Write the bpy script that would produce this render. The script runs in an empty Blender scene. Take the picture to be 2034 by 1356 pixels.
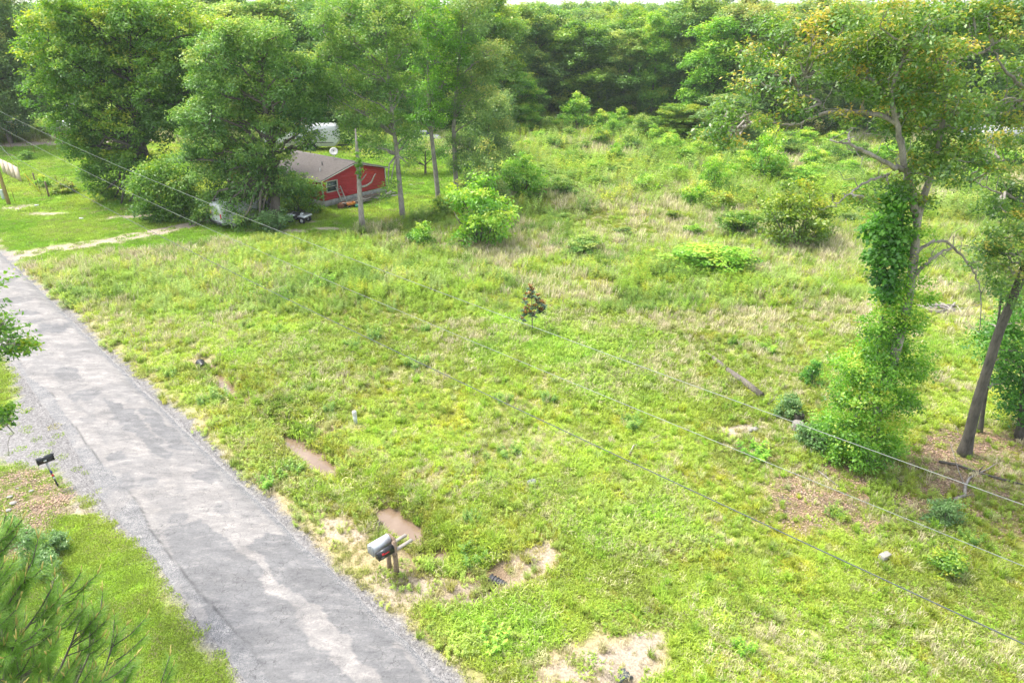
import bpy, math, random
import numpy as np
from mathutils import Vector, Matrix

R = math.radians
rng = np.random.default_rng(7)
random.seed(7)
scene = bpy.context.scene
col = scene.collection

# ------------------------------------------------------------------ camera, sky, sun, exposure
CAM_H, PITCH, FPX = 15.5, R(25.5), 1356.0
cam_d = bpy.data.cameras.new('camera')
cam = bpy.data.objects.new('camera', cam_d)
col.objects.link(cam)
cam.location = (0, 0, CAM_H)
cam.rotation_euler = (R(90) - PITCH, 0, 0)
cam_d.sensor_width = 36.0
cam_d.lens = 36.0 * FPX / 2034.0
cam_d.clip_end = 5000
scene.camera = cam

SUN_EL, SUN_AZ = R(60), R(-68)          # azimuth from +Y towards -X when negative
world = bpy.data.worlds.new('World')
scene.world = world
world.use_nodes = True
wn = world.node_tree
wn.nodes.clear()
sky = wn.nodes.new('ShaderNodeTexSky')
sky.sky_type = 'NISHITA'
sky.sun_disc = False
sky.sun_elevation = SUN_EL
sky.sun_rotation = SUN_AZ
sky.air_density = 1.0
sky.dust_density = 2.0
sky.ozone_density = 1.0
hs = wn.nodes.new('ShaderNodeHueSaturation')
hs.inputs['Saturation'].default_value = 0.35
bg = wn.nodes.new('ShaderNodeBackground')
bg.inputs['Strength'].default_value = 0.125
wo = wn.nodes.new('ShaderNodeOutputWorld')
wn.links.new(sky.outputs[0], hs.inputs['Color'])
wn.links.new(hs.outputs[0], bg.inputs[0])
wn.links.new(bg.outputs[0], wo.inputs[0])

sun_d = bpy.data.lights.new('sun', 'SUN')
sun_d.energy = 1.5
sun_d.angle = R(10)
sun_d.color = (1.0, 0.95, 0.86)
sun = bpy.data.objects.new('sun', sun_d)
col.objects.link(sun)
_sv = Vector((math.sin(SUN_AZ) * math.cos(SUN_EL), math.cos(SUN_AZ) * math.cos(SUN_EL), math.sin(SUN_EL)))
sun.rotation_euler = _sv.to_track_quat('Z', 'Y').to_euler()
sun.location = (0, 0, 60)

vs = scene.view_settings
vs.view_transform = 'Standard'
vs.look = 'None'
vs.exposure = 2.1
vs.gamma = 1.0
vs.use_curve_mapping = False
cy = scene.cycles
cy.max_bounces = 6
cy.diffuse_bounces = 3
cy.glossy_bounces = 2
cy.transmission_bounces = 4
cy.transparent_max_bounces = 4
cy.caustics_reflective = False
cy.caustics_refractive = False
cy.use_denoising = True

# ------------------------------------------------------------------ ground geometry helpers
def ray(px, py):
    u = (px - 1017) / FPX
    v = (py - 678) / FPX
    return np.array([u, math.cos(PITCH) - v * math.sin(PITCH), -math.sin(PITCH) - v * math.cos(PITCH)])

def G(px, py, z=0.0):
    d = ray(px, py)
    t = (z - CAM_H) / d[2]
    return np.array([d[0] * t, d[1] * t, z])

def PL(px, py, y):
    d = ray(px, py)
    t = y / d[1]
    return np.array([d[0] * t, y, CAM_H + d[2] * t])

def ppm(y, z=0.0):
    return FPX / (y * math.cos(PITCH) + (CAM_H - z) * math.sin(PITCH))

def proj(P):
    x, y, z = P[:, 0], P[:, 1], P[:, 2]
    dz = y * math.cos(PITCH) + (CAM_H - z) * math.sin(PITCH)
    dz = np.maximum(dz, 0.01)
    v = ((CAM_H - z) * math.cos(PITCH) - y * math.sin(PITCH)) / dz
    return 1017 + FPX * x / dz, 678 + FPX * v

def _hash(ix, iy, seed):
    h = (ix.astype(np.int64) * 374761393 + iy.astype(np.int64) * 668265263 + seed * 1442695041) & 0x7fffffff
    h = ((h ^ (h >> 13)) * 1274126177) & 0x7fffffff
    return ((h ^ (h >> 16)) & 0xffff) / 65535.0

def vnoise(x, y, s, seed=0):
    x = np.asarray(x, float) / s
    y = np.asarray(y, float) / s
    ix, iy = np.floor(x), np.floor(y)
    fx, fy = x - ix, y - iy
    fx = fx * fx * (3 - 2 * fx)
    fy = fy * fy * (3 - 2 * fy)
    a, b = _hash(ix, iy, seed), _hash(ix + 1, iy, seed)
    c, d = _hash(ix, iy + 1, seed), _hash(ix + 1, iy + 1, seed)
    return (a * (1 - fx) + b * fx) * (1 - fy) + (c * (1 - fx) + d * fx) * fy

def fbm(x, y, s, seed=0, oct=4):
    t, a, tot = 0, 1.0, 0
    for k in range(oct):
        t = t + a * vnoise(x + 17.3 * k, y - 9.1 * k, s / 2 ** k, seed + k)
        tot += a
        a *= 0.55
    return t / tot

def sstep(a, b, x):
    t = np.clip((x - a) / (b - a), 0, 1)
    return t * t * (3 - 2 * t)

def in_poly(x, y, poly):
    inside = np.zeros(np.shape(x), bool)
    n = len(poly)
    for i in range(n):
        x1, y1 = poly[i][:2]
        x2, y2 = poly[(i + 1) % n][:2]
        c = ((y1 > y) != (y2 > y)) & (x < (x2 - x1) * (y - y1) / (y2 - y1 + 1e-12) + x1)
        inside ^= c
    return inside

def poly_px(pts):
    return [G(*p) for p in pts]

def seg_dist(x, y, pts):
    """distance to a polyline and the arc parameter index (float) of the nearest point"""
    best = np.full(np.shape(x), 1e9)
    par = np.zeros(np.shape(x))
    for i in range(len(pts) - 1):
        ax, ay = pts[i][:2]
        bx, by = pts[i + 1][:2]
        dx, dy = bx - ax, by - ay
        t = np.clip(((x - ax) * dx + (y - ay) * dy) / (dx * dx + dy * dy), 0, 1)
        d = np.hypot(x - ax - t * dx, y - ay - t * dy)
        m = d < best
        best = np.where(m, d, best)
        par = np.where(m, i + t, par)
    return best, par

# road frame: s runs along the road towards the camera side, t across it (t grows to the field side)
S2 = math.sqrt(0.5)
def road_st(x, y):
    return (x - y) * S2, (x + y) * S2
def road_xy(s, t):
    return (s + t) * S2, (t - s) * S2
T_L, T_R = 3.75, 7.42

DITCH_PX = [(125, 524), (240, 612), (330, 682), (405, 720), (445, 754), (478, 785), (555, 842), (585, 868), (630, 908), (668, 940), (735, 985), (772, 1010),
            (812, 1045), (842, 1068), (866, 1086), (905, 1106), (980, 1132)]
DITCH_D = [0.22, 0.15, 0.03, 0.30, 0.48, 0.26, 0.27, 0.56, 0.56, 0.28, 0.28, 0.50, 0.44, 0.30, 0.42, 0.3, 0.3]
DITCH = [G(*p) for p in DITCH_PX]
DITCH2 = [G(1252, 1362), G(1300, 1410), G(1420, 1520)]
WATER_Z = -0.48

def height(x, y):
    x = np.asarray(x, float)
    y = np.asarray(y, float)
    s, t = road_st(x, y)
    off = sstep(0.1, 1.2, np.maximum(T_L - t, t - T_R))
    z = -0.04 + off * (0.04 + 0.10 * (fbm(x, y, 5.0, 31, 3) - 0.5) + 0.07 * (fbm(x, y, 1.3, 35, 2) - 0.5))
    d, p = seg_dist(x + 0.5 * (vnoise(x, y, 0.9, 5) - 0.5), y + 0.5 * (vnoise(x, y, 0.9, 6) - 0.5), DITCH)
    dep = np.interp(p, np.arange(len(DITCH)), DITCH_D) * 1.33
    z = z - dep * np.exp(-(d / 0.75) ** 3)
    d2, p2 = seg_dist(x, y, DITCH2)
    z = z - 0.5 * np.exp(-(d2 / 0.42) ** 2)
    return z

def h1(x, y):
    return float(height(np.array([x]), np.array([y]))[0])

# ------------------------------------------------------------------ mesh helpers
def np_mesh(name, V, quads=None, tris=None, fattr=None, vcol=None, smooth=False):
    V = np.asarray(V, np.float32)
    me = bpy.data.meshes.new(name)
    loops, starts, totals = [], [], []
    pos = 0
    if quads is not None and len(quads):
        q = np.asarray(quads, np.int32)
        loops.append(q.ravel())
        starts.append(np.arange(len(q)) * 4)
        totals.append(np.full(len(q), 4))
        pos = len(q) * 4
    if tris is not None and len(tris):
        q = np.asarray(tris, np.int32)
        loops.append(q.ravel())
        starts.append(pos + np.arange(len(q)) * 3)
        totals.append(np.full(len(q), 3))
    L = np.concatenate(loops)
    st = np.concatenate(starts).astype(np.int32)
    tt = np.concatenate(totals).astype(np.int32)
    me.vertices.add(len(V))
    me.vertices.foreach_set('co', V.ravel())
    me.loops.add(len(L))
    me.loops.foreach_set('vertex_index', L)
    me.polygons.add(len(st))
    me.polygons.foreach_set('loop_start', st)
    me.polygons.foreach_set('loop_total', tt)
    if smooth:
        me.polygons.foreach_set('use_smooth', np.ones(len(st), bool))
    if fattr is not None:
        for k, a in fattr.items():
            at = me.attributes.new(k, 'FLOAT', 'FACE')
            at.data.foreach_set('value', np.asarray(a, np.float32))
    if vcol is not None:
        for k, a in vcol.items():
            at = me.attributes.new(k, 'FLOAT_COLOR', 'POINT')
            a = np.asarray(a, np.float32)
            if a.shape[1] == 3:
                a = np.hstack([a, np.ones((len(a), 1), np.float32)])
            at.data.foreach_set('color', a.ravel())
    me.update(calc_edges=True)
    me.validate(verbose=False)
    return me

def add_obj(name, me, mat=None, parent=None):
    o = bpy.data.objects.new(name, me)
    if mat is not None and me is not None and not me.materials:
        me.materials.append(mat)
    col.objects.link(o)
    if parent is not None:
        o.parent = parent
    return o

def tag(o, label=None, cat=None, group=None, kind=None):
    if label: o['label'] = label
    if cat: o['category'] = cat
    if group: o['group'] = group
    if kind: o['kind'] = kind
    return o

def thing(name, label, cat, loc=(0, 0, 0), rz=0.0, group=None):
    o = bpy.data.objects.new(name, None)
    o.empty_display_size = 0.3
    col.objects.link(o)
    o.location = loc
    o.rotation_euler = (0, 0, rz)
    return tag(o, label, cat, group)

class MB:
    def __init__(s):
        s.v, s.q, s.t, s.n = [], [], [], 0
    def add(s, V, quads=None, tris=None):
        V = np.asarray(V, float)
        s.v.append(V)
        if quads is not None and len(quads): s.q.append(np.asarray(quads, int) + s.n)
        if tris is not None and len(tris): s.t.append(np.asarray(tris, int) + s.n)
        s.n += len(V)
    def box(s, c, size, rot=None, taper=1.0):
        hx, hy, hz = [k / 2 for k in size]
        V = np.array([(-hx, -hy, -hz), (hx, -hy, -hz), (hx, hy, -hz), (-hx, hy, -hz),
                      (-hx * taper, -hy * taper, hz), (hx * taper, -hy * taper, hz), (hx * taper, hy * taper, hz), (-hx * taper, hy * taper, hz)])
        if rot is not None:
            M = np.array(Matrix.Rotation(rot, 3, 'Z')) if np.isscalar(rot) else np.array(rot)
            V = V @ M.T
        s.add(V + np.asarray(c), [(3, 2, 1, 0), (4, 5, 6, 7), (0, 1, 5, 4), (1, 2, 6, 5), (2, 3, 7, 6), (3, 0, 4, 7)])
        return s
    def bar(s, a, b, w, h, up=(0, 0, 1)):
        a, b = np.asarray(a, float), np.asarray(b, float)
        x = b - a
        L = np.linalg.norm(x)
        x = x / L
        y = np.cross(np.asarray(up, float), x)
        if np.linalg.norm(y) < 1e-5: y = np.cross((1, 0, 0), x)
        y /= np.linalg.norm(y)
        z = np.cross(x, y)
        s.box((a + b) / 2, (L, w, h), np.stack([x, y, z], 1))
        return s
    def tube(s, pts, rad, n=7, cap=True, ridge=0.0):
        P = np.asarray(pts, float)
        rad = np.broadcast_to(np.asarray(rad, float), (len(P),))
        T = np.gradient(P, axis=0)
        T /= np.linalg.norm(T, axis=1)[:, None] + 1e-9
        ref = np.array([0.0, 0, 1]) if abs(T[0][2]) < 0.9 else np.array([1.0, 0, 0])
        u = np.cross(T[0], ref)
        u /= np.linalg.norm(u)
        V = []
        ang = np.arange(n) * 2 * math.pi / n
        for i in range(len(P)):
            u = u - T[i] * (u @ T[i])
            u /= np.linalg.norm(u) + 1e-9
            w = np.cross(T[i], u)
            rr = rad[i] * (1 + ridge * np.sin(ang * 3 + i * 0.7))
            V.append(P[i] + np.cos(ang)[:, None] * u * rr[:, None] + np.sin(ang)[:, None] * w * rr[:, None])
        V = np.concatenate(V)
        i, k = np.meshgrid(np.arange(len(P) - 1), np.arange(n), indexing='ij')
        a = i * n + k
        b = i * n + (k + 1) % n
        Q = np.stack([a, b, b + n, a + n], -1).reshape(-1, 4)
        tr = []
        if cap:
            V = np.vstack([V, P[0], P[-1]])
            m = len(P) * n
            for k in range(n):
                tr.append((m, (k + 1) % n, k))
                tr.append((m + 1, (len(P) - 1) * n + k, (len(P) - 1) * n + (k + 1) % n))
        s.add(V, Q, tr)
        return s
    def lathe(s, prof, n=12, c=(0, 0, 0), axis=None):
        """profile of (r, z), revolved round z, moved to c; axis = 3x3 rotation"""
        prof = np.asarray(prof, float)
        ang = np.arange(n) * 2 * math.pi / n
        V = np.stack([prof[:, None, 0] * np.cos(ang), prof[:, None, 0] * np.sin(ang), np.repeat(prof[:, 1:2], n, 1)], -1).reshape(-1, 3)
        if axis is not None: V = V @ np.asarray(axis).T
        i, k = np.meshgrid(np.arange(len(prof) - 1), np.arange(n), indexing='ij')
        a = i * n + k
        b = i * n + (k + 1) % n
        s.add(V + np.asarray(c), np.stack([a, b, b + n, a + n], -1).reshape(-1, 4))
        return s
    def extrude(s, prof, a, b, frame):
        """closed 2-D profile (list of (u, w)) extruded from a to b along frame[0]; frame = (x, y, z) axes, profile in y, z"""
        X, Y, Z = [np.asarray(k, float) for k in frame]
        p = np.asarray(prof, float)
        n = len(p)
        A = np.asarray(a, float) + p[:, :1] * Y + p[:, 1:] * Z
        B = np.asarray(b, float) + p[:, :1] * Y + p[:, 1:] * Z
        V = np.vstack([A, B, A.mean(0), B.mean(0)])
        q = [(k, (k + 1) % n, n + (k + 1) % n, n + k) for k in range(n)]
        t = [((k + 1) % n, k, 2 * n) for k in range(n)] + [(n + k, n + (k + 1) % n, 2 * n + 1) for k in range(n)]
        s.add(V, q, t)
        return s
    def mesh(s, name, smooth=False):
        return np_mesh(name, np.concatenate(s.v), np.concatenate(s.q) if s.q else None, np.concatenate(s.t) if s.t else None, smooth=smooth)
    def build(s, name, mat, parent=None, smooth=False, bevel=0.0):
        o = add_obj(name, s.mesh(name, smooth), mat, parent)
        if bevel:
            m = o.modifiers.new('bevel', 'BEVEL')
            m.width = bevel
            m.segments = 2
            m.limit_method = 'ANGLE'
        return o

# ------------------------------------------------------------------ materials
def nodes(name):
    m = bpy.data.materials.new(name)
    m.use_nodes = True
    t = m.node_tree
    t.nodes.clear()
    out = t.nodes.new('ShaderNodeOutputMaterial')
    return m, t, out

def N(t, kind, **kw):
    n = t.nodes.new(kind)
    for k, v in kw.items():
        if k in n.inputs: n.inputs[k].default_value = v
        else: setattr(n, k, v)
    return n

def ramp(t, stops, fac):
    r = t.nodes.new('ShaderNodeValToRGB')
    e = r.color_ramp.elements
    while len(e) < len(stops): e.new(0.5)
    for i, (p, c) in enumerate(stops):
        e[i].position = p
        e[i].color = (*c, 1)
    t.links.new(fac, r.inputs[0])
    return r.outputs[0]

def mat_simple(name, c, rough=0.6, metal=0.0, var=0.12, scale=6.0, spec=0.4, bump=0.0):
    """plain paint / wood / plastic with a little procedural wear"""
    m, t, out = nodes(name)
    tc = N(t, 'ShaderNodeTexCoord')
    nz = N(t, 'ShaderNodeTexNoise', Scale=scale, Detail=5.0, Roughness=0.65)
    t.links.new(tc.outputs['Object'], nz.inputs['Vector'])
    a = tuple(max(0, k * (1 - var)) for k in c)
    b = tuple(min(1, k * (1 + var)) for k in c)
    colr = ramp(t, [(0.3, a), (0.7, b)], nz.outputs['Fac'])
    p = N(t, 'ShaderNodeBsdfPrincipled', Roughness=rough, Metallic=metal)
    p.inputs['Specular IOR Level'].default_value = spec
    t.links.new(colr, p.inputs['Base Color'])
    if bump:
        b_ = N(t, 'ShaderNodeBump', Strength=bump, Distance=0.02)
        t.links.new(nz.outputs['Fac'], b_.inputs['Height'])
        t.links.new(b_.outputs[0], p.inputs['Normal'])
    t.links.new(p.outputs[0], out.inputs[0])
    return m

def mat_leaf(name, stops, trans=0.45, gloss=0.04, objvar=0.10):
    m, t, out = nodes(name)
    at = N(t, 'ShaderNodeAttribute', attribute_name='tint')
    oi = N(t, 'ShaderNodeObjectInfo')
    ma = N(t, 'ShaderNodeMath', operation='MULTIPLY_ADD')
    t.links.new(oi.outputs['Random'], ma.inputs[0])
    ma.inputs[1].default_value = objvar * 2
    t.links.new(at.outputs['Fac'], ma.inputs[2])
    mb = N(t, 'ShaderNodeMath', operation='SUBTRACT')
    t.links.new(ma.outputs[0], mb.inputs[0])
    mb.inputs[1].default_value = objvar
    c = ramp(t, stops, mb.outputs[0])
    d = N(t, 'ShaderNodeBsdfDiffuse')
    tr = N(t, 'ShaderNodeBsdfTranslucent')
    hsv = N(t, 'ShaderNodeHueSaturation', Hue=0.503, Saturation=1.08, Value=1.3)
    t.links.new(c, hsv.inputs['Color'])
    t.links.new(c, d.inputs[0])
    t.links.new(hsv.outputs[0], tr.inputs[0])
    mx = N(t, 'ShaderNodeMixShader')
    mx.inputs[0].default_value = trans
    t.links.new(d.outputs[0], mx.inputs[1])
    t.links.new(tr.outputs[0], mx.inputs[2])
    g = N(t, 'ShaderNodeBsdfGlossy', Roughness=0.45)
    g.inputs[0].default_value = (0.8, 0.85, 0.8, 1)
    m2 = N(t, 'ShaderNodeMixShader')
    m2.inputs[0].default_value = gloss
    t.links.new(mx.outputs[0], m2.inputs[1])
    t.links.new(g.outputs[0], m2.inputs[2])
    t.links.new(m2.outputs[0], out.inputs[0])
    return m

def mat_grass(name, trans=0.42):
    m, t, out = nodes(name)
    at = N(t, 'ShaderNodeAttribute', attribute_name='gcol', attribute_type='INSTANCER')
    bv = N(t, 'ShaderNodeAttribute', attribute_name='tint')
    mr = N(t, 'ShaderNodeMapRange')
    mr.inputs['To Min'].default_value = 0.65
    mr.inputs['To Max'].default_value = 1.4
    t.links.new(bv.outputs['Fac'], mr.inputs['Value'])
    mc = N(t, 'ShaderNodeVectorMath', operation='SCALE')
    t.links.new(at.outputs['Color'], mc.inputs[0])
    t.links.new(mr.outputs[0], mc.inputs['Scale'])
    d = N(t, 'ShaderNodeBsdfDiffuse')
    tr = N(t, 'ShaderNodeBsdfTranslucent')
    t.links.new(mc.outputs[0], d.inputs[0])
    tv = N(t, 'ShaderNodeVectorMath', operation='SCALE')
    tv.inputs['Scale'].default_value = 1.35
    t.links.new(mc.outputs[0], tv.inputs[0])
    t.links.new(tv.outputs[0], tr.inputs[0])
    mx = N(t, 'ShaderNodeMixShader')
    mx.inputs[0].default_value = trans
    t.links.new(d.outputs[0], mx.inputs[1])
    t.links.new(tr.outputs[0], mx.inputs[2])
    g = N(t, 'ShaderNodeBsdfGlossy', Roughness=0.5)
    m2 = N(t, 'ShaderNodeMixShader')
    m2.inputs[0].default_value = 0.03
    t.links.new(mx.outputs[0], m2.inputs[1])
    t.links.new(g.outputs[0], m2.inputs[2])
    t.links.new(m2.outputs[0], out.inputs[0])
    return m

def mat_bark(name, a, b, scale=9.0):
    m, t, out = nodes(name)
    tc = N(t, 'ShaderNodeTexCoord')
    mp = N(t, 'ShaderNodeMapping')
    mp.inputs['Scale'].default_value = (1.6, 1.6, 0.4)
    t.links.new(tc.outputs['Object'], mp.inputs[0])
    nz = N(t, 'ShaderNodeTexNoise', Scale=scale, Detail=8.0, Roughness=0.7)
    t.links.new(mp.outputs[0], nz.inputs['Vector'])
    n2 = N(t, 'ShaderNodeTexNoise', Scale=1.7, Detail=3.0)
    t.links.new(tc.outputs['Object'], n2.inputs['Vector'])
    mixf = N(t, 'ShaderNodeMath', operation='MULTIPLY_ADD')
    t.links.new(n2.outputs['Fac'], mixf.inputs[0])
    mixf.inputs[1].default_value = 0.6
    t.links.new(nz.outputs['Fac'], mixf.inputs[2])
    c = ramp(t, [(0.55, a), (1.0, b)], mixf.outputs[0])
    p = N(t, 'ShaderNodeBsdfPrincipled', Roughness=0.9)
    t.links.new(c, p.inputs['Base Color'])
    bp = N(t, 'ShaderNodeBump', Strength=0.6, Distance=0.03)
    t.links.new(nz.outputs['Fac'], bp.inputs['Height'])
    t.links.new(bp.outputs[0], p.inputs['Normal'])
    t.links.new(p.outputs[0], out.inputs[0])
    return m

LEAF = {
    'oak': mat_leaf('oak_leaves', [(0.0, (0.048, 0.124, 0.017)), (0.5, (0.134, 0.282, 0.030)), (0.85, (0.268, 0.417, 0.043)), (1.0, (0.438, 0.473, 0.052))]),
    'elm': mat_leaf('elm_leaves', [(0.0, (0.051, 0.137, 0.027)), (0.5, (0.148, 0.296, 0.049)), (0.85, (0.285, 0.422, 0.075)), (1.0, (0.433, 0.496, 0.107))]),
    'dark': mat_leaf('dark_leaves', [(0.0, (0.040, 0.108, 0.029)), (0.5, (0.113, 0.246, 0.052)), (0.85, (0.226, 0.370, 0.057)), (1.0, (0.372, 0.456, 0.073))]),
    'lime': mat_leaf('lime_leaves', [(0.0, (0.061, 0.170, 0.018)), (0.5, (0.175, 0.391, 0.033)), (0.85, (0.367, 0.578, 0.060)), (1.0, (0.560, 0.580, 0.090))]),
    'pale': mat_leaf('pale_leaves', [(0.0, (0.066, 0.142, 0.042)), (0.5, (0.153, 0.268, 0.068)), (0.85, (0.273, 0.374, 0.085)), (1.0, (0.459, 0.445, 0.110))]),
    'gold': mat_leaf('gold_tipped_leaves', [(0.0, (0.040, 0.111, 0.018)), (0.45, (0.120, 0.243, 0.036)), (0.8, (0.228, 0.348, 0.049)), (0.93, (0.388, 0.401, 0.067)), (1.0, (0.551, 0.433, 0.075))], gloss=0.06),
    'bush': mat_leaf('olive_bush_leaves', [(0.0, (0.050, 0.110, 0.012)), (0.5, (0.150, 0.260, 0.022)), (0.85, (0.310, 0.400, 0.035)), (1.0, (0.450, 0.430, 0.050))]),
    'ivy': mat_leaf('ivy_leaves', [(0.0, (0.030, 0.110, 0.018)), (0.5, (0.090, 0.260, 0.030)), (1.0, (0.200, 0.420, 0.060))]),
    'blue': mat_leaf('blue_green_leaves', [(0.0, (0.060, 0.140, 0.050)), (0.5, (0.150, 0.280, 0.090)), (1.0, (0.280, 0.420, 0.150))]),
}
BARK = {
    'grey': mat_bark('grey_bark', (0.085, 0.075, 0.065), (0.34, 0.31, 0.275)),
    'dark': mat_bark('dark_bark', (0.025, 0.022, 0.018), (0.10, 0.09, 0.075)),
    'pale': mat_bark('weathered_wood', (0.11, 0.095, 0.08), (0.34, 0.31, 0.28)),
    'mid':  mat_bark('brown_grey_bark', (0.045, 0.038, 0.03), (0.18, 0.155, 0.13)),
    'twig': mat_bark('dead_twig_bark', (0.18, 0.16, 0.14), (0.38, 0.35, 0.31)),
}

# ------------------------------------------------------------------ the ground: what grows where
def ell(x, y, px, py, rx, ry, ang=0.0, jit=0.35, seed=3):
    """soft ellipse (metres) round the ground point seen at px, py: 1 inside, 0 outside"""
    c = G(px, py)
    dx, dy = x - c[0], y - c[1]
    ca, sa = math.cos(ang), math.sin(ang)
    d = np.hypot((dx * ca + dy * sa) / rx, (-dx * sa + dy * ca) / ry)
    d = d + jit * 2 * (fbm(x, y, max(0.5, 0.45 * min(rx, ry)), seed, 3) - 0.5)
    return 1 - sstep(0.75, 1.15, d)

def soft_poly(x, y, poly, j=1.0, seed=9, scale=2.0):
    acc = 0
    for k in range(5):
        jx = j * 2 * (fbm(x, y, scale, seed + 11 * k, 2) - 0.5)
        jy = j * 2 * (fbm(x, y, scale, seed + 5 + 11 * k, 2) - 0.5)
        acc = acc + in_poly(x + jx, y + jy, poly)
    return acc / 5.0

LAWN = poly_px([(-300, 535), (40, 530), (250, 500), (430, 480), (640, 480), (760, 440), (900, 425), (935, 380), (960, 330), (860, 300), (700, 290), (400, 285), (-300, 288)])
LITTER = poly_px([(1590, 900), (1760, 930), (1850, 850), (2100, 830), (2200, 1080), (1960, 1090), (1800, 1080), (1560, 1060), (1520, 960)])
PATH = [G(-120, 510), G(30, 508), (G(130, 492)), G(230, 477), G(340, 455), G(430, 435), G(500, 410)]
FARPATH = [G(-200, 300), G(0, 290), G(60, 286), G(130, 284), G(300, 280)]
SANDROAD = [G(-200, 248), G(40, 246), G(110, 243), G(260, 240)]

def zones(x, y):
    """bare, gravel, lawn, litter, dry, tall (0..1 each) at ground points"""
    s, t = road_st(x, y)
    # bare sand and thin ground
    bare = np.zeros_like(x)
    for a in [(1225, 1320, 1.5, 0.55, 0.3), (1285, 1270, 0.5, 0.35, 0), (1130, 1335, 0.9, 0.5, 0.2), (400, 714, 0.6, 0.35, 0.2),
              (1040, 1108, 1.3, 0.5, 0.5), (940, 1162, 2.1, 0.65, 0.35), (840, 1168, 1.4, 0.65, 0.1), (785, 1150, 0.9, 0.5, 0), (690, 1055, 0.9, 0.55, -0.6), (1868, 616, 1.4, 0.9, -0.3),
              (670, 1040, 0.6, 0.35, 0), (1075, 1030, 0.5, 0.25, 0), (1480, 850, 1.2, 0.4, 0.3), (1020, 640, 0.5, 0.3, 0),
              (40, 412, 1.6, 1.0, 0), (90, 425, 2.2, 0.8, 0), (260, 430, 2.5, 0.8, 0.2), (650, 455, 1.6, 0.6, 0), (575, 460, 1.5, 0.7, 0), (610, 440, 1.0, 0.6, 0), (1250, 490, 1.3, 0.5, 0), (1460, 465, 1.6, 0.6, 0),
              (150, 1010, 0.6, 0.3, -0.6)]:
        bare = np.maximum(bare, (0.8 if 600 < a[0] < 1135 and a[1] > 1000 else 0.92) * ell(x, y, *a, 0.5))
    d, _ = seg_dist(x, y, PATH)
    wob = 0.7 * (fbm(x, y, 1.2, 77, 3) - 0.5)
    pathm = 1 - sstep(0.75, 1.35, d + wob)
    pathm = pathm * (0.75 + 0.25 * sstep(0.3, 0.6, vnoise(x, y, 0.8, 90)))
    d2, _ = seg_dist(x, y, FARPATH)
    fpath = 1 - sstep(1.2, 2.2, d2 + wob)
    d3, _ = seg_dist(x, y, SANDROAD)
    spath = 1 - sstep(1.3, 2.3, d3 + wob)
    bare = np.maximum.reduce([bare, pathm, fpath, spath])
    # road verges: gravel fringe then thin tan ground
    wb = 0.55 * (fbm(x, y, 1.5, 51, 3) - 0.5) + 0.25 * (vnoise(x, y, 0.4, 52) - 0.5)
    dr = t - T_R + wb
    dl = T_L - t + wb
    wide = np.exp(-((s + 30.5) / 3.0) ** 2) * 2.2 + np.exp(-((s + 25.0) / 2.5) ** 2) * 0.5
    gr = 1 - sstep(0.22, 0.5, dr)
    gl = 1 - sstep(0.12 + wide, 0.45 + wide, dl)
    gravel = np.where(t > (T_L + T_R) / 2, gr, gl)
    tan_r = (1 - sstep(0.35, 1.25, dr)) * (0.5 + 0.6 * fbm(x, y, 2.2, 53, 2))
    tan_l = (1 - sstep(0.25 + wide, 0.8 + wide, dl)) * 0.8
    verge = np.where(t > (T_L + T_R) / 2, tan_r, tan_l)
    for a in [(765, 1115, 1.5, 0.85, -0.4), (685, 1055, 1.3, 0.7, -0.7), (860, 1165, 1.4, 0.7, 0.1), (970, 1150, 2.4, 0.8, 0.45), (1050, 1108, 1.1, 0.5, 0.5), (1190, 1312, 2.1, 0.9, 0.2), (560, 1000, 0.9, 0.35, -0.75), (650, 850, 0.7, 0.5, 0), (400, 712, 1.2, 0.6, 0)]:
        verge = np.maximum(verge, 1.0 * ell(x, y, *a, 0.45, 66))
    # mulch by the left mailbox
    mul = soft_poly(x, y, poly_px([(-150, 935), (60, 930), (110, 955), (150, 985), (95, 1050), (60, 1110), (-200, 1130)]), 0.25, 15, 0.7)
    lawn = np.maximum(soft_poly(x, y, LAWN, 1.2, 9), (t < T_L).astype(float))
    litter = soft_poly(x, y, LITTER, 1.0, 21) * (0.45 + 0.55 * sstep(0.36, 0.56, fbm(x, y, 1.6, 23, 3)))
    # dry seed-head grass in the field
    back = sstep(24, 44, y) * (1 - lawn)
    dry = back * sstep(0.46, 0.62, fbm(x, y, 5.5, 61, 4)) * 0.9
    for a in [(1180, 285, 7, 2.4, 0), (1080, 285, 5, 2.5, 0), (1160, 590, 2.5, 1.4, 0), (1380, 420, 6, 2.2, 0.2), (1300, 405, 5, 2.0, 0), (1650, 330, 6, 3, 0), (620, 530, 3, 0.8, 0.1), (820, 430, 3, 0.8, 0), (1260, 730, 2.2, 1.6, 0), (1330, 640, 3, 1.5, 0), (1180, 770, 2.0, 1.2, 0), (1390, 770, 1.8, 1.2, 0), (1480, 640, 3, 2, 0), (680, 850, 0.8, 0.5, 0)]:
        dry = np.maximum(dry, 0.85 * ell(x, y, *a, 0.5, 62))
    dry = np.maximum(dry, 0.8 * ell(x, y, 960, 1165, 1.6, 0.6, 0.3, 0.4, 8))
    dry = np.maximum(dry, 0.9 * ell(x, y, 1180, 1320, 2.0, 0.8, 0.2, 0.4, 8))
    rest = sstep(0.48, 0.64, fbm(x, y, 2.6, 71, 4)) * 0.62 * (1 - lawn)
    dry = np.maximum(dry, rest)
    tall = back * (0.5 + 0.7 * fbm(x, y, 7, 81, 3))
    return bare, gravel, verge, mul, lawn, litter, dry, tall

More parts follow.
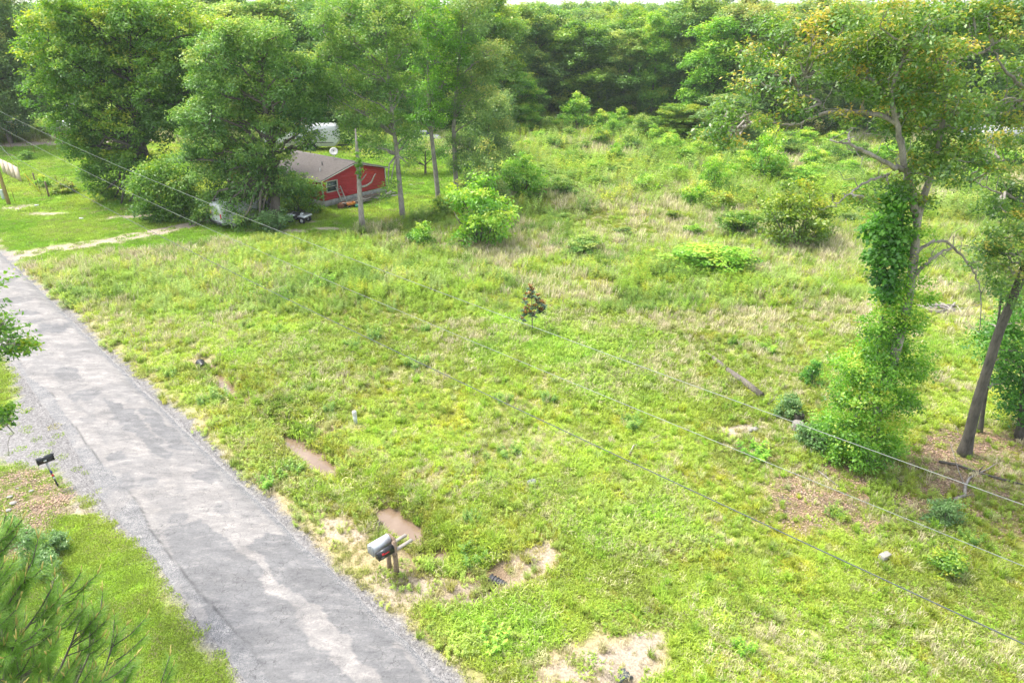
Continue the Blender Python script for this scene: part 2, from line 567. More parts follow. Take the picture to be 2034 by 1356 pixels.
C_SAND = np.array([0.37, 0.30, 0.235])
C_TAN = np.array([0.34, 0.265, 0.16])
C_GRAVEL = np.array([0.215, 0.205, 0.20])
C_LITTER = np.array([0.20, 0.14, 0.09])
C_MULCH = np.array([0.24, 0.18, 0.12])
C_SOILG = np.array([0.20, 0.21, 0.035])
C_LAWN = np.array([0.19, 0.35, 0.018])
C_FIELD = np.array([0.325, 0.42, 0.05])
C_YEL = np.array([0.44, 0.42, 0.045])
C_DRY = np.array([0.58, 0.52, 0.31])
C_DGRN = np.array([0.17, 0.33, 0.03])
C_BLUEG = np.array([0.26, 0.36, 0.085])

def mix(a, b, f):
    return a * (1 - f[:, None]) + b * f[:, None]

def ground_colour(x, y):
    bare, gravel, verge, mul, lawn, litter, dry, tall = zones(x, y)
    n = fbm(x, y, 3.0, 101, 4)
    f = fbm(x, y, 0.5, 105, 3)
    c = mix(np.tile(C_SOILG * 1.15, (len(x), 1)), C_FIELD * 0.8, sstep(0.35, 0.65, n))
    c = mix(c, C_TAN * 0.8, 0.45 * sstep(0.45, 0.75, f))
    c = mix(c, C_LAWN * 0.85, lawn * 0.85)
    c = mix(c, C_DRY * 0.75, dry * 0.7)
    c = mix(c, C_LITTER, litter * 0.9)
    c = mix(c, C_MULCH, mul)
    c = mix(c, C_TAN * 1.1, np.clip(verge, 0, 1) * 0.85)
    sandc = C_SAND * (0.82 + 0.36 * f)[:, None]
    c = c * (1 - bare[:, None]) + sandc * bare[:, None]
    c = mix(c, C_GRAVEL, gravel)
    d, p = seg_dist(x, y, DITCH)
    wet = np.exp(-(d / 0.8) ** 2) * (p > 3.0)  # wet mud; band widened so its brown also paints the bank shadow
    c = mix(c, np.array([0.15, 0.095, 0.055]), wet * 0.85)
    return c

def axis_lines(segs):
    out = []
    for a, b, st in segs:
        out.append(np.arange(a, b, st))
    out.append([segs[-1][1]])
    return np.concatenate(out)

xs = axis_lines([(-900, -200, 70), (-200, -80, 8), (-80, -30, 1.0), (-30, -14, 0.4), (-14, 8, 0.2), (8, 26, 0.4), (26, 80, 1.0), (80, 200, 8), (200, 900, 70)])
ys = axis_lines([(-40, 4, 4), (4, 10, 0.6), (10, 30, 0.2), (30, 60, 0.45), (60, 130, 1.0), (130, 260, 8), (260, 1600, 90)])
X, Y = np.meshgrid(xs, ys)
gx, gy = X.ravel(), Y.ravel()
gz = height(gx, gy)
nx, ny = len(xs), len(ys)
ii, jj = np.meshgrid(np.arange(ny - 1), np.arange(nx - 1), indexing='ij')
a = (ii * nx + jj).ravel()
gq = np.stack([a, a + 1, a + 1 + nx, a + nx], 1)
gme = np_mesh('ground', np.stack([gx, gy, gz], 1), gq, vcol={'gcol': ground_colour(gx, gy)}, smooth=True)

def mat_ground():
    m, t, out = nodes('ground_soil')
    at = N(t, 'ShaderNodeAttribute', attribute_name='gcol')
    tc = N(t, 'ShaderNodeTexCoord')
    nz = N(t, 'ShaderNodeTexNoise', Scale=9.0, Detail=8.0, Roughness=0.75)
    t.links.new(tc.outputs['Object'], nz.inputs['Vector'])
    vo = N(t, 'ShaderNodeTexVoronoi', Scale=22.0)
    t.links.new(tc.outputs['Object'], vo.inputs['Vector'])
    mr = N(t, 'ShaderNodeMapRange')
    mr.inputs['From Min'].default_value = 0.25
    mr.inputs['From Max'].default_value = 0.75
    mr.inputs['To Min'].default_value = 0.55
    mr.inputs['To Max'].default_value = 1.4
    t.links.new(nz.outputs['Fac'], mr.inputs['Value'])
    v2 = N(t, 'ShaderNodeSeparateColor')
    t.links.new(vo.outputs['Color'], v2.inputs[0])
    m2 = N(t, 'ShaderNodeMapRange')
    m2.inputs['To Min'].default_value = 0.75
    m2.inputs['To Max'].default_value = 1.25
    t.links.new(v2.outputs[0], m2.inputs['Value'])
    mm = N(t, 'ShaderNodeMath', operation='MULTIPLY')
    t.links.new(mr.outputs[0], mm.inputs[0])
    t.links.new(m2.outputs[0], mm.inputs[1])
    sc = N(t, 'ShaderNodeVectorMath', operation='SCALE')
    t.links.new(at.outputs['Color'], sc.inputs[0])
    t.links.new(mm.outputs[0], sc.inputs['Scale'])
    p = N(t, 'ShaderNodeBsdfPrincipled', Roughness=0.95)
    p.inputs['Specular IOR Level'].default_value = 0.2
    t.links.new(sc.outputs[0], p.inputs['Base Color'])
    bp = N(t, 'ShaderNodeBump', Strength=0.7, Distance=0.04)
    t.links.new(mm.outputs[0], bp.inputs['Height'])
    t.links.new(bp.outputs[0], p.inputs['Normal'])
    t.links.new(p.outputs[0], out.inputs[0])
    return m
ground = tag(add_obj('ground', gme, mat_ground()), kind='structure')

# ------------------------------------------------------------------ the road
def build_road():
    sa = np.concatenate([np.arange(-150, -62, 1.0), np.arange(-62, -38, 0.2), np.arange(-38, -4, 0.07), np.arange(-4, 6, 0.4)])
    ta = np.linspace(0, 1, 60)
    Sg, Tg = np.meshgrid(sa, ta)
    s = Sg.ravel()
    k = Tg.ravel()
    eL = T_L - 0.06 + 0.34 * (fbm(s, s * 0, 1.6, 201, 4) - 0.5) - 0.25 * np.exp(-((s + 24) / 5) ** 2)
    eR = T_R + 0.02 + 0.22 * (fbm(s, s * 0 + 50, 1.3, 202, 4) - 0.5)
    t = eL + (eR - eL) * k
    x, y = road_xy(s, t)
    crown = 0.028 + 0.05 * (1 - (2 * k - 1) ** 2) + 0.03 * (fbm(x, y, 2.2, 203, 3) - 0.5) * np.sin(math.pi * k) ** 0.5
    edge = np.minimum(k, 1 - k)
    crown = np.where(edge < 0.012, -0.06, crown)
    crown = -0.05 + (crown + 0.05) * sstep(0.0, 0.16, edge) ** 0.7
    # grey patches laid over the worn light aggregate
    patch = np.zeros_like(x)
    jx = x + 0.7 * (fbm(x, y, 0.8, 210, 5) - 0.5)
    jy = y + 0.7 * (fbm(x, y, 0.8, 220, 5) - 0.5)
    polys = [
        [(318, 1058), (400, 1033), (470, 1085), (545, 1180), (620, 1270), (720, 1400), (500, 1400), (420, 1235), (345, 1120)],
        [(492, 1085), (540, 1055), (620, 1085), (720, 1195), (880, 1400), (800, 1400), (650, 1235), (560, 1165)],
        [(205, 790), (260, 815), (345, 905), (330, 912), (262, 860), (215, 810)],
        [(268, 815), (300, 810), (345, 850), (380, 898), (350, 900), (300, 850)],
    ]
    for p in polys: patch = np.maximum(patch, 0.85 * in_poly(jx, jy, poly_px(p)))
    for (px, py, rx, ry, an, st) in [(238, 910, 0.75, 0.35, -0.5, 0.8), (248, 955, 0.4, 0.75, 0.6, 0.75), (300, 960, 0.45, 0.35, 0, 0.75), (362, 1030, 0.36, 0.24, 0, 0.8),
                                     (415, 948, 0.5, 0.6, 0.7, 0.75), (135, 744, 0.85, 0.5, -0.6, 0.75), (170, 786, 0.75, 0.5, 0, 0.8), (108, 653, 0.9, 0.6, 0, 0.9), (56, 624, 0.8, 0.4, 0, 0.8),
                                     (70, 640, 0.4, 0.3, 0, 0.7), (295, 838, 0.3, 0.2, 0, 0.7), (20, 600, 1.0, 0.6, 0.4, 0.6), (70, 690, 0.8, 0.5, -0.7, 0.5), (20, 560, 1.1, 0.6, -0.7, 0.5), (120, 690, 0.5, 0.3, 0, 0.4),
                                     (335, 880, 0.5, 0.3, -0.8, 0.5), (180, 830, 0.7, 0.35, -0.8, 0.45), (440, 1010, 0.5, 0.25, -0.8, 0.5)]:
        patch = np.maximum(patch, st * sstep(0.4, 0.6, ell(x, y, px, py, rx, ry, an, 0.9, 230)))
    patch = np.maximum(patch, 0.35 * sstep(0.57, 0.61, fbm(s * 0.4, t, 1.0, 240, 5)))
    # broken left edge: dark crack and loose gravel outside it
    crackt = T_L + 0.40 + 0.5 * (fbm(s, s * 0, 3.0, 250, 4) - 0.5)
    crack = 0.7 * np.exp(-((t - crackt) / 0.032) ** 2) * sstep(0.35, 0.55, fbm(s, s * 0 + 9, 2.5, 251, 2))
    grav = np.where(t < crackt, 0.25 + 0.6 * sstep(0.35, 0.6, fbm(x, y, 1.0, 260, 3)), 0)
    grav = np.maximum(grav, 1 - sstep(0.15, 0.38, eR - t))
    colr = np.stack([np.clip(patch, 0, 1), np.clip(crack, 0, 1), np.clip(grav, 0, 1)], 1)
    m, n = len(ta), len(sa)
    i, j = np.meshgrid(np.arange(m - 1), np.arange(n - 1), indexing='ij')
    a = (i * n + j).ravel()
    me = np_mesh('road', np.stack([x, y, crown], 1), np.stack([a, a + 1, a + 1 + n, a + n], 1), vcol={'rcol': colr}, smooth=True)
    mt, t_, out = nodes('worn_asphalt')
    at = N(t_, 'ShaderNodeAttribute', attribute_name='rcol')
    sp = N(t_, 'ShaderNodeSeparateColor')
    t_.links.new(at.outputs['Color'], sp.inputs[0])
    tc = N(t_, 'ShaderNodeTexCoord')
    mp = N(t_, 'ShaderNodeMapping')
    mp.inputs['Rotation'].default_value = (0, 0, R(45))
    mp.inputs['Scale'].default_value = (0.5, 1.4, 1)
    t_.links.new(tc.outputs['Object'], mp.inputs[0])
    def noise(sc, det, src=tc.outputs['Object'], rough=0.65):
        n = N(t_, 'ShaderNodeTexNoise', Scale=sc, Detail=det, Roughness=rough)
        t_.links.new(src, n.inputs['Vector'])
        return n.outputs['Fac']
    big = noise(1.1, 6.0, mp.outputs[0])
    fine = noise(16.0, 6.0, rough=0.8)
    agg = N(t_, 'ShaderNodeTexVoronoi', Scale=48.0)
    t_.links.new(tc.outputs['Object'], agg.inputs['Vector'])
    asp = N(t_, 'ShaderNodeSeparateColor')
    t_.links.new(agg.outputs['Color'], asp.inputs[0])
    light = ramp(t_, [(0.3, (0.165, 0.157, 0.152)), (0.52, (0.215, 0.204, 0.197)), (0.75, (0.265, 0.252, 0.24))], big)
    grey = ramp(t_, [(0.3, (0.108, 0.108, 0.111)), (0.7, (0.15, 0.15, 0.154))], big)
    gravel = ramp(t_, [(0.0, (0.085, 0.087, 0.093)), (0.5, (0.145, 0.146, 0.152)), (1.0, (0.24, 0.235, 0.23))], asp.outputs[0])
    def mixc(f, a_, b_, bt='MIX'):
        n = N(t_, 'ShaderNodeMix', data_type='RGBA', blend_type=bt)
        if hasattr(f, 'links') or hasattr(f, 'node'): t_.links.new(f, n.inputs[0])
        else: n.inputs[0].default_value = f
        for k, v in ((6, a_), (7, b_)):
            if hasattr(v, 'node'): t_.links.new(v, n.inputs[k])
            else: n.inputs[k].default_value = (*v, 1)
        return n.outputs[2]
    c = mixc(sp.outputs[0], light, grey)
    c = mixc(sp.outputs[2], c, gravel)
    # speckle of the aggregate, stronger on the worn parts
    mid_ = noise(3.2, 9.0, mp.outputs[0], 0.78)
    c = mixc(0.85, c, ramp(t_, [(0.34, (0.66, 0.66, 0.67)), (0.46, (0.96, 0.96, 0.96)), (0.54, (1.05, 1.04, 1.03)), (0.60, (1.38, 1.35, 1.31))], mid_), 'MULTIPLY')
    spk = ramp(t_, [(0.25, (0.62, 0.62, 0.62)), (0.5, (1, 1, 1)), (0.78, (1.3, 1.28, 1.25))], fine)
    c = mixc(0.8, c, spk, 'MULTIPLY')
    # crazing
    wv = N(t_, 'ShaderNodeTexNoise', Scale=2.4, Detail=6.0)
    t_.links.new(tc.outputs['Object'], wv.inputs['Vector'])
    wa = N(t_, 'ShaderNodeVectorMath', operation='MULTIPLY_ADD')
    t_.links.new(wv.outputs['Color'], wa.inputs[0])
    wa.inputs[1].default_value = (0.8, 0.8, 0.8)
    t_.links.new(tc.outputs['Object'], wa.inputs[2])
    vd = N(t_, 'ShaderNodeTexVoronoi', Scale=2.6, feature='DISTANCE_TO_EDGE')
    t_.links.new(wa.outputs[0], vd.inputs['Vector'])
    cr = ramp(t_, [(0.0, (0.42, 0.42, 0.42)), (0.022, (1, 1, 1))], vd.outputs['Distance'])
    msk = ramp(t_, [(0.40, (0, 0, 0)), (0.56, (1, 1, 1))], noise(0.8, 4.0))
    c2 = mixc(0.9, c, cr, 'MULTIPLY')
    c = mixc(msk, c, c2)
    c = mixc(sp.outputs[1], c, (0.05, 0.05, 0.05))
    p = N(t_, 'ShaderNodeBsdfPrincipled', Roughness=0.9)
    p.inputs['Specular IOR Level'].default_value = 0.25
    t_.links.new(c, p.inputs['Base Color'])
    bp = N(t_, 'ShaderNodeBump', Strength=0.5, Distance=0.015)
    t_.links.new(fine, bp.inputs['Height'])
    t_.links.new(bp.outputs[0], p.inputs['Normal'])
    t_.links.new(p.outputs[0], out.inputs[0])
    tag(add_obj('road', me, mt), kind='structure')
build_road()

# ------------------------------------------------------------------ muddy water lying in the ditch
def build_puddles():
    m, t, out = nodes('muddy_water')
    tc = N(t, 'ShaderNodeTexCoord')
    nz = N(t, 'ShaderNodeTexNoise', Scale=1.5, Detail=3.0)
    t.links.new(tc.outputs['Object'], nz.inputs['Vector'])
    c = ramp(t, [(0.3, (0.17, 0.115, 0.078)), (0.7, (0.23, 0.165, 0.118))], nz.outputs['Fac'])
    p = N(t, 'ShaderNodeBsdfPrincipled', Roughness=0.06)
    t.links.new(c, p.inputs['Base Color'])
    n2 = N(t, 'ShaderNodeTexNoise', Scale=14.0, Detail=2.0)
    t.links.new(tc.outputs['Object'], n2.inputs['Vector'])
    bp = N(t, 'ShaderNodeBump', Strength=0.06, Distance=0.01)
    t.links.new(n2.outputs['Fac'], bp.inputs['Height'])
    t.links.new(bp.outputs[0], p.inputs['Normal'])
    t.links.new(p.outputs[0], out.inputs[0])
    for a, b in ((3.3, 5.2), (6.1, 9.4), (10.2, 13.2), (13.2, 15.2)):
        ks = np.linspace(a, b, 24)
        P = np.stack([np.interp(ks, np.arange(len(DITCH)), [d[i] for d in DITCH]) for i in range(2)], 1)
        T = np.gradient(P, axis=0)
        T /= np.linalg.norm(T, axis=1)[:, None]
        Nn = np.stack([-T[:, 1], T[:, 0]], 1)
        w = 0.95 * np.sqrt(np.clip(1 - np.abs(2 * (ks - a) / (b - a) - 1) ** 3, 0.02, 1))
        A = np.hstack([P - Nn * w[:, None], np.full((24, 1), WATER_Z)])
        B = np.hstack([P + Nn * w[:, None], np.full((24, 1), WATER_Z)])
        i = np.arange(23)
        me = np_mesh('puddle', np.vstack([A, B]), np.stack([i, i + 1, i + 25, i + 24], 1))
        tag(add_obj('puddle', me, m), kind='structure')
build_puddles()

# ------------------------------------------------------------------ grass and weeds (uncountable: one object per kind of cover)
def blade_tuft(seed, n, rad, h, w, lean=0.5, hvar=0.4):
    r = np.random.default_rng(seed)
    V, Q, T, A = [], [], [], []
    for k in range(n):
        a = r.uniform(0, 6.283)
        d = rad * math.sqrt(r.uniform())
        b = np.array([d * math.cos(a), d * math.sin(a), -0.02])
        dirn = r.uniform(0, 6.283)
        ln = lean * r.uniform(0.3, 1.2)
        hh = h * (1 + hvar * r.uniform(-1, 0.8))
        dx = np.array([math.cos(dirn), math.sin(dirn), 0])
        sd = np.array([-dx[1], dx[0], 0]) * w * r.uniform(0.7, 1.3)
        mid = b + dx * ln * hh * 0.28 + np.array([0, 0, hh * 0.62])
        tip = b + dx * ln * hh * 0.85 + np.array([0, 0, hh * (1.0 - 0.35 * ln)])
        m = len(V)
        V += [b - sd * 0.6, b + sd * 0.6, mid + sd, mid - sd, tip]
        Q.append((m, m + 1, m + 2, m + 3))
        T.append((m + 3, m + 2, m + 4))
        A.append(r.uniform())
    return np_mesh('grass_tuft', np.array(V), Q, T, fattr={'tint': np.array(A + A)})

def leafy_tuft(seed, stems, rad, h, leaf, per, spread=0.5, lean=0.25):
    """weed: a few leaning stems set with leaves"""
    r = np.random.default_rng(seed)
    V, Q, A = [], [], []
    for s in range(stems):
        a = r.uniform(0, 6.283)
        d = rad * math.sqrt(r.uniform())
        b = np.array([d * math.cos(a), d * math.sin(a), 0])
        hh = h * r.uniform(0.6, 1.15)
        ax = np.array([math.cos(a) * lean * r.uniform(0, 1.5), math.sin(a) * lean * r.uniform(0, 1.5), 1.0])
        for k in range(per):
            f = (k + r.uniform()) / per
            f = 0.15 + 0.85 * f
            p = b + ax * hh * f
            an = k * 2.4 + r.uniform(0, 1)
            t = np.array([math.cos(an), math.sin(an), r.uniform(-0.35, 0.55)])
            t /= np.linalg.norm(t)
            L = leaf * r.uniform(0.6, 1.2) * (1.15 - 0.5 * f)
            sd = np.cross(t, (0, 0, 1))
            sd = sd / (np.linalg.norm(sd) + 1e-6) * L * spread * 0.5
            m = len(V)
            up = np.array([0, 0, 0.12 * L])
            V += [p, p + t * L * 0.5 + sd + up, p + t * L, p + t * L * 0.5 - sd + up]
            Q.append((m, m + 1, m + 2, m + 3))
            A.append(np.clip(0.15 + 0.6 * f + r.uniform(-0.15, 0.3), 0, 1))
    return np_mesh('weed_tuft', np.array(V), Q, fattr={'tint': np.array(A)})

def scatter(name, label, P, scl, gcol, variants, mat):
    """one object of points that carries copies of a few small tufts"""
    n = len(P)
    me = bpy.data.meshes.new(name)
    me.vertices.add(n)
    me.vertices.foreach_set('co', np.asarray(P, np.float32).ravel())
    r = np.random.default_rng(len(P))
    def fa(k, a):
        at = me.attributes.new(k, 'FLOAT', 'POINT')
        at.data.foreach_set('value', np.asarray(a, np.float32))
    fa('rz', r.uniform(0, 6.283, n))
    fa('tilt', r.normal(0, 0.10, n))
    fa('scl', scl)
    at = me.attributes.new('gcol', 'FLOAT_COLOR', 'POINT')
    at.data.foreach_set('color', np.hstack([gcol, np.ones((n, 1))]).astype(np.float32).ravel())
    at = me.attributes.new('kind_index', 'INT', 'POINT')
    at.data.foreach_set('value', r.integers(0, len(variants), n).astype(np.int32))
    me.update()
    o = add_obj(name, me, mat)
    ng = bpy.data.node_groups.new(name, 'GeometryNodeTree')
    ng.interface.new_socket('Geometry', in_out='INPUT', socket_type='NodeSocketGeometry')
    ng.interface.new_socket('Geometry', in_out='OUTPUT', socket_type='NodeSocketGeometry')
    gi = ng.nodes.new('NodeGroupInput')
    go = ng.nodes.new('NodeGroupOutput')
    m2p = ng.nodes.new('GeometryNodeMeshToPoints')
    iop = ng.nodes.new('GeometryNodeInstanceOnPoints')
    g2i = ng.nodes.new('GeometryNodeGeometryToInstance')
    for vme in variants:
        vo = bpy.data.objects.new(vme.name, vme)
        if not vme.materials: vme.materials.append(mat)
        oi = ng.nodes.new('GeometryNodeObjectInfo')
        oi.inputs['Object'].default_value = vo
        oi.inputs['As Instance'].default_value = False
        ng.links.new(oi.outputs['Geometry'], g2i.inputs[0])
    def named(k, dt):
        q = ng.nodes.new('GeometryNodeInputNamedAttribute')
        q.data_type = dt
        q.inputs['Name'].default_value = k
        return q.outputs['Attribute']
    cx = ng.nodes.new('ShaderNodeCombineXYZ')
    ng.links.new(named('tilt', 'FLOAT'), cx.inputs[0])
    ng.links.new(named('rz', 'FLOAT'), cx.inputs[2])
    e2r = ng.nodes.new('FunctionNodeEulerToRotation')
    ng.links.new(cx.outputs[0], e2r.inputs[0])
    ng.links.new(gi.outputs[0], m2p.inputs[0])
    ng.links.new(m2p.outputs[0], iop.inputs['Points'])
    ng.links.new(g2i.outputs[0], iop.inputs['Instance'])
    iop.inputs['Pick Instance'].default_value = True
    ng.links.new(named('kind_index', 'INT'), iop.inputs['Instance Index'])
    ng.links.new(e2r.outputs[0], iop.inputs['Rotation'])
    ng.links.new(named('scl', 'FLOAT'), iop.inputs['Scale'])
    ng.links.new(iop.outputs[0], go.inputs[0])
    md = o.modifiers.new('scatter', 'NODES')
    md.node_group = ng
    return tag(o, label, None, None, 'stuff')

def cover_points(density, y0, y1, margin=480):
    """random ground points in the view (with a margin) between two distances"""
    w = (1017 + margin) / FPX * (y1 * 0.9 + 7)
    n = int(density * 2 * w * (y1 - y0))
    x = rng.uniform(-w, w, n)
    y = rng.uniform(y0, y1, n)
    P = np.stack([x, y, np.zeros(n)], 1)
    px, py = proj(P)
    k = (px > -margin) & (px < 2034 + margin) & (py < 1356 + 420) & (py > 150)
    return x[k], y[k]

g_mat = mat_grass('grass_blades')
w_mat = mat_grass('weed_leaves', 0.38)
d_mat = mat_grass('dry_grass_stalks', 0.2)
GRASS = [blade_tuft(k, 46, 0.17, 0.15, 0.008, 0.9) for k in range(4)]
LAWNV = [blade_tuft(20 + k, 60, 0.18, 0.075, 0.007, 0.9) for k in range(3)]
DRYV = [blade_tuft(40 + k, 24, 0.15, 0.34, 0.006, 0.6) for k in range(3)]
WEEDV = [leafy_tuft(60 + k, 9, 0.20, 0.22, 0.07, 14, 0.4) for k in range(4)]
TALLV = [leafy_tuft(80 + k, 9, 0.30, 0.62, 0.13, 18, 0.34) for k in range(4)]
BROADV = [leafy_tuft(90 + k, 12, 0.18, 0.11, 0.05, 9, 0.6, 0.7) for k in range(3)]
TUSSV = [blade_tuft(110 + k, 60, 0.12, 0.36, 0.010, 0.8) for k in range(3)]

def grass_cover():
    px_, py_, sc_, gc_ = [], [], [], []
    lp, lq = [], []
    pools = {'tuss': [[], [], [], []], 'grass': [[], [], [], []], 'lawn': [[], [], [], []], 'dry': [[], [], [], []], 'weed': [[], [], [], []], 'tall': [[], [], [], []], 'broad': [[], [], [], []]}
    def put(k, x, y, sc, c):
        p = pools[k]
        p[0].append(x); p[1].append(y); p[2].append(sc); p[3].append(c)
    for dens, y0, y1, base in ((62, 6, 24, 1.0), (34, 24, 38, 1.2), (18, 38, 58, 1.55), (7, 58, 86, 2.2), (3.2, 86, 135, 3.0)):
        x, y = cover_points(dens, y0, y1)
        bare, gravel, verge, mul, lawn, litter, dry, tall = zones(x, y)
        s, t = road_st(x, y)
        onroad = (t > T_L - 0.1) & (t < T_R + 0.1)
        u = rng.uniform(size=len(x))
        d, pr = seg_dist(x, y, DITCH)
        wet = (height(x, y) < WATER_Z - 0.02)
        keep = (~onroad) & (u > np.maximum.reduce([bare * 0.97, gravel * 0.97, verge * 0.8, mul * 0.80, litter * 0.68, 0.7 * np.exp(-(d / 0.42) ** 2) * (pr > 2.9)])) & ((~wet) | (rng.uniform(size=len(x)) < 0.07))
        left = t < T_L
        dd = rng.uniform(size=len(x))
        n1 = fbm(x, y, 4.5, 301, 4)
        n2 = fbm(x, y, 1.1, 305, 3)
        n3 = fbm(x, y, 11.0, 309, 3)
        # kinds
        isdry = keep & (dd < dry * (0.26 + 0.20 * sstep(26, 44, y))) & (lawn < 0.5)
        islawn = keep & (~isdry) & (lawn > 0.5)
        rest = keep & (~isdry) & (~islawn)
        wk = rng.uniform(size=len(x))
        pw = 0.05 + 0.22 * sstep(0.5, 0.66, 0.5 * n1 + 0.5 * n2)
        near_r = sstep(-2.0, 2.5, x) * (1 - sstep(13.5, 17.5, y)) * (0.35 + 0.65 * sstep(0.4, 0.6, n2))
        pw = np.maximum(pw, 0.35 * near_r)
        isbroad = rest & (wk < near_r * 0.4)
        isweed = rest & (~isbroad) & (wk < pw)
        istall = rest & (~isbroad) & (~isweed) & (wk < pw + 0.45 * tall * sstep(0.36, 0.6, n3 * 0.5 + n1 * 0.5)) & (y > 36)
        istuss = rest & ~isweed & ~istall & ~isbroad & (rng.uniform(size=len(x)) < 0.03 + 0.10 * sstep(0.5, 0.65, n2) + 0.45 * np.exp(-((d - 0.75) / 0.5) ** 2) * (pr > 2.9))
        isgrass = rest & ~isweed & ~istall & ~isbroad & ~istuss
        # colours
        v = rng.normal(0, 0.13, (len(x), 1)) + 1
        base_c = mix(np.tile(C_FIELD, (len(x), 1)), C_YEL, sstep(0.52, 0.72, n2) * 0.7)
        base_c = mix(base_c, C_DGRN * 1.3, sstep(0.52, 0.72, n1) * 0.55)
        base_c = base_c * (0.78 + 0.42 * sstep(0.3, 0.7, fbm(x, y, 8.0, 333, 3)))[:, None]
        base_c = mix(base_c, np.array([0.20, 0.22, 0.05]), 0.55 * sstep(0.55, 0.72, fbm(x, y, 1.7, 340, 3)))
        base_c = mix(base_c, C_TAN, np.clip(verge, 0, 1) * 0.55)
        base_c = mix(base_c, C_DRY, (rng.uniform(size=len(x)) < 0.10 + 0.25 * dry) * 0.75)
        dit = np.exp(-((d - 0.9) / 0.7) ** 2) * (pr > 3.2)
        base_c = mix(base_c, np.array([0.30, 0.27, 0.045]), dit * 0.5 * (n2 > 0.45))
        lc = mix(np.tile(C_LAWN, (len(x), 1)), C_FIELD, sstep(0.40, 0.66, n1) * 0.75)
        lc = mix(lc, C_YEL, sstep(0.5, 0.68, n3) * 0.45)
        lc = mix(lc, C_FIELD * 0.95, left * 0.45)
        lc = mix(lc, C_TAN, (rng.uniform(size=len(x)) < 0.07) * 0.7)
        wc = mix(np.tile(C_DGRN, (len(x), 1)), C_BLUEG, sstep(0.4, 0.7, n2))
        wc = mix(wc, C_FIELD, 0.3 + rng.uniform(size=len(x)) * 0.6)
        tc_ = mix(np.tile(np.array([0.22, 0.34, 0.03]), (len(x), 1)), C_BLUEG * 1.05, sstep(0.42, 0.62, n2))
        tc_ = mix(tc_, C_YEL, (rng.uniform(size=len(x)) < 0.2) * 0.6)
        tc_ = mix(tc_, np.array([0.10, 0.20, 0.025]), 0.7 * sstep(0.52, 0.64, fbm(x, y, 3.5, 350, 3)))
        dc = mix(np.tile(C_DRY, (len(x), 1)), np.array([0.50, 0.43, 0.31]), rng.uniform(size=len(x)) * 0.8)
        dc = mix(dc, C_FIELD, (rng.uniform(size=len(x)) < 0.35) * 0.6)
        bc = mix(np.tile(C_LAWN * 0.9, (len(x), 1)), C_FIELD, rng.uniform(size=len(x)))
        sv = rng.uniform(0.75, 1.3, len(x)) * base
        hh = 0.75 + 0.8 * sstep(0.35, 0.7, n1) + 0.5 * dit
        hh = hh * (1 - 0.45 * np.clip(verge + litter, 0, 1))
        for k, m, c, ss in (('grass', isgrass, base_c, sv * hh), ('tuss', istuss, mix(base_c, C_DGRN * 1.2, rng.uniform(size=len(x)) * 0.6), sv * (0.6 + 0.4 * n1) * np.where(y > 38, 0.75, 1)), ('lawn', islawn, lc, sv * 1.05), ('dry', isdry, dc, sv * (0.75 + 0.35 * sstep(24, 40, y))),
                            ('weed', isweed, wc, sv * (0.8 + 0.6 * n1)), ('tall', istall, tc_, sv * 0.95 * (0.5 + 0.5 * n3) * (1 + 0.9 * (rng.uniform(size=len(x)) ** 3) * (y > 55))), ('broad', isbroad, bc, sv * 1.05)):
            put(k, x[m], y[m], ss[m], (c * v)[m])
    out = {}
    for k, p in pools.items():
        x, y, sc, c = [np.concatenate(q) for q in p]
        out[k] = (np.stack([x, y, height(x, y)], 1), np.minimum(sc, 3.2), np.clip(c, 0.008, 0.68))
    scatter('grass', 'long yellow green field grass over the open lot', *out['grass'], GRASS, g_mat)
    scatter('tall_grass', 'taller grass tufts and ditch grass dotted over the field', *out['tuss'], TUSSV, g_mat)
    scatter('lawn_grass', 'short bright green mown grass on the lawns', *out['lawn'], LAWNV, g_mat)
    scatter('dry_grass', 'pale tan dry grass stalks in patches over the field', *out['dry'], DRYV, d_mat)
    scatter('weeds', 'low leafy green weeds mixed into the field grass', *out['weed'], WEEDV, w_mat)
    scatter('tall_weeds', 'tall leafy weeds in the back of the field', *out['tall'], TALLV, w_mat)
    scatter('ground_cover', 'low broad leaved ground cover in the near field', *out['broad'], BROADV, w_mat)
grass_cover()

# leaf litter on the ground below the right hand trees
def litter_cover():
    r = np.random.default_rng(5)
    V, Q, A = [], [], []
    for k in range(26):
        a, d = r.uniform(0, 6.283), 0.3 * math.sqrt(r.uniform())
        p = np.array([d * math.cos(a), d * math.sin(a), r.uniform(0.0, 0.025)])
        an = r.uniform(0, 6.283)
        t = np.array([math.cos(an), math.sin(an), r.uniform(-.3, .3)]) * 0.055
        sd = np.array([-t[1], t[0], r.uniform(-.01, .02)]) * 0.4
        m = len(V)
        V += [p, p + t * .5 + sd, p + t, p + t * .5 - sd]
        Q.append((m, m + 1, m + 2, m + 3)); A.append(r.uniform())
    me = np_mesh('fallen_leaf_patch', np.array(V), Q, fattr={'tint': np.array(A)})
    x, y = cover_points(26, 10, 27)
    b = zones(x, y)
    k = rng.uniform(size=len(x)) < np.maximum(b[5], 0.75 * b[3]) * 0.9
    x, y = x[k], y[k]
    c = np.array([[0.34, 0.23, 0.15]]) * rng.uniform(0.45, 1.4, (len(x), 1)) + rng.uniform(0, 0.05, (len(x), 3))
    scatter('leaf_litter', 'brown fallen leaves littering the ground under the trees', np.stack([x, y, height(x, y) + 0.01], 1), rng.uniform(0.8, 1.3, len(x)), c, [me], d_mat)
litter_cover()

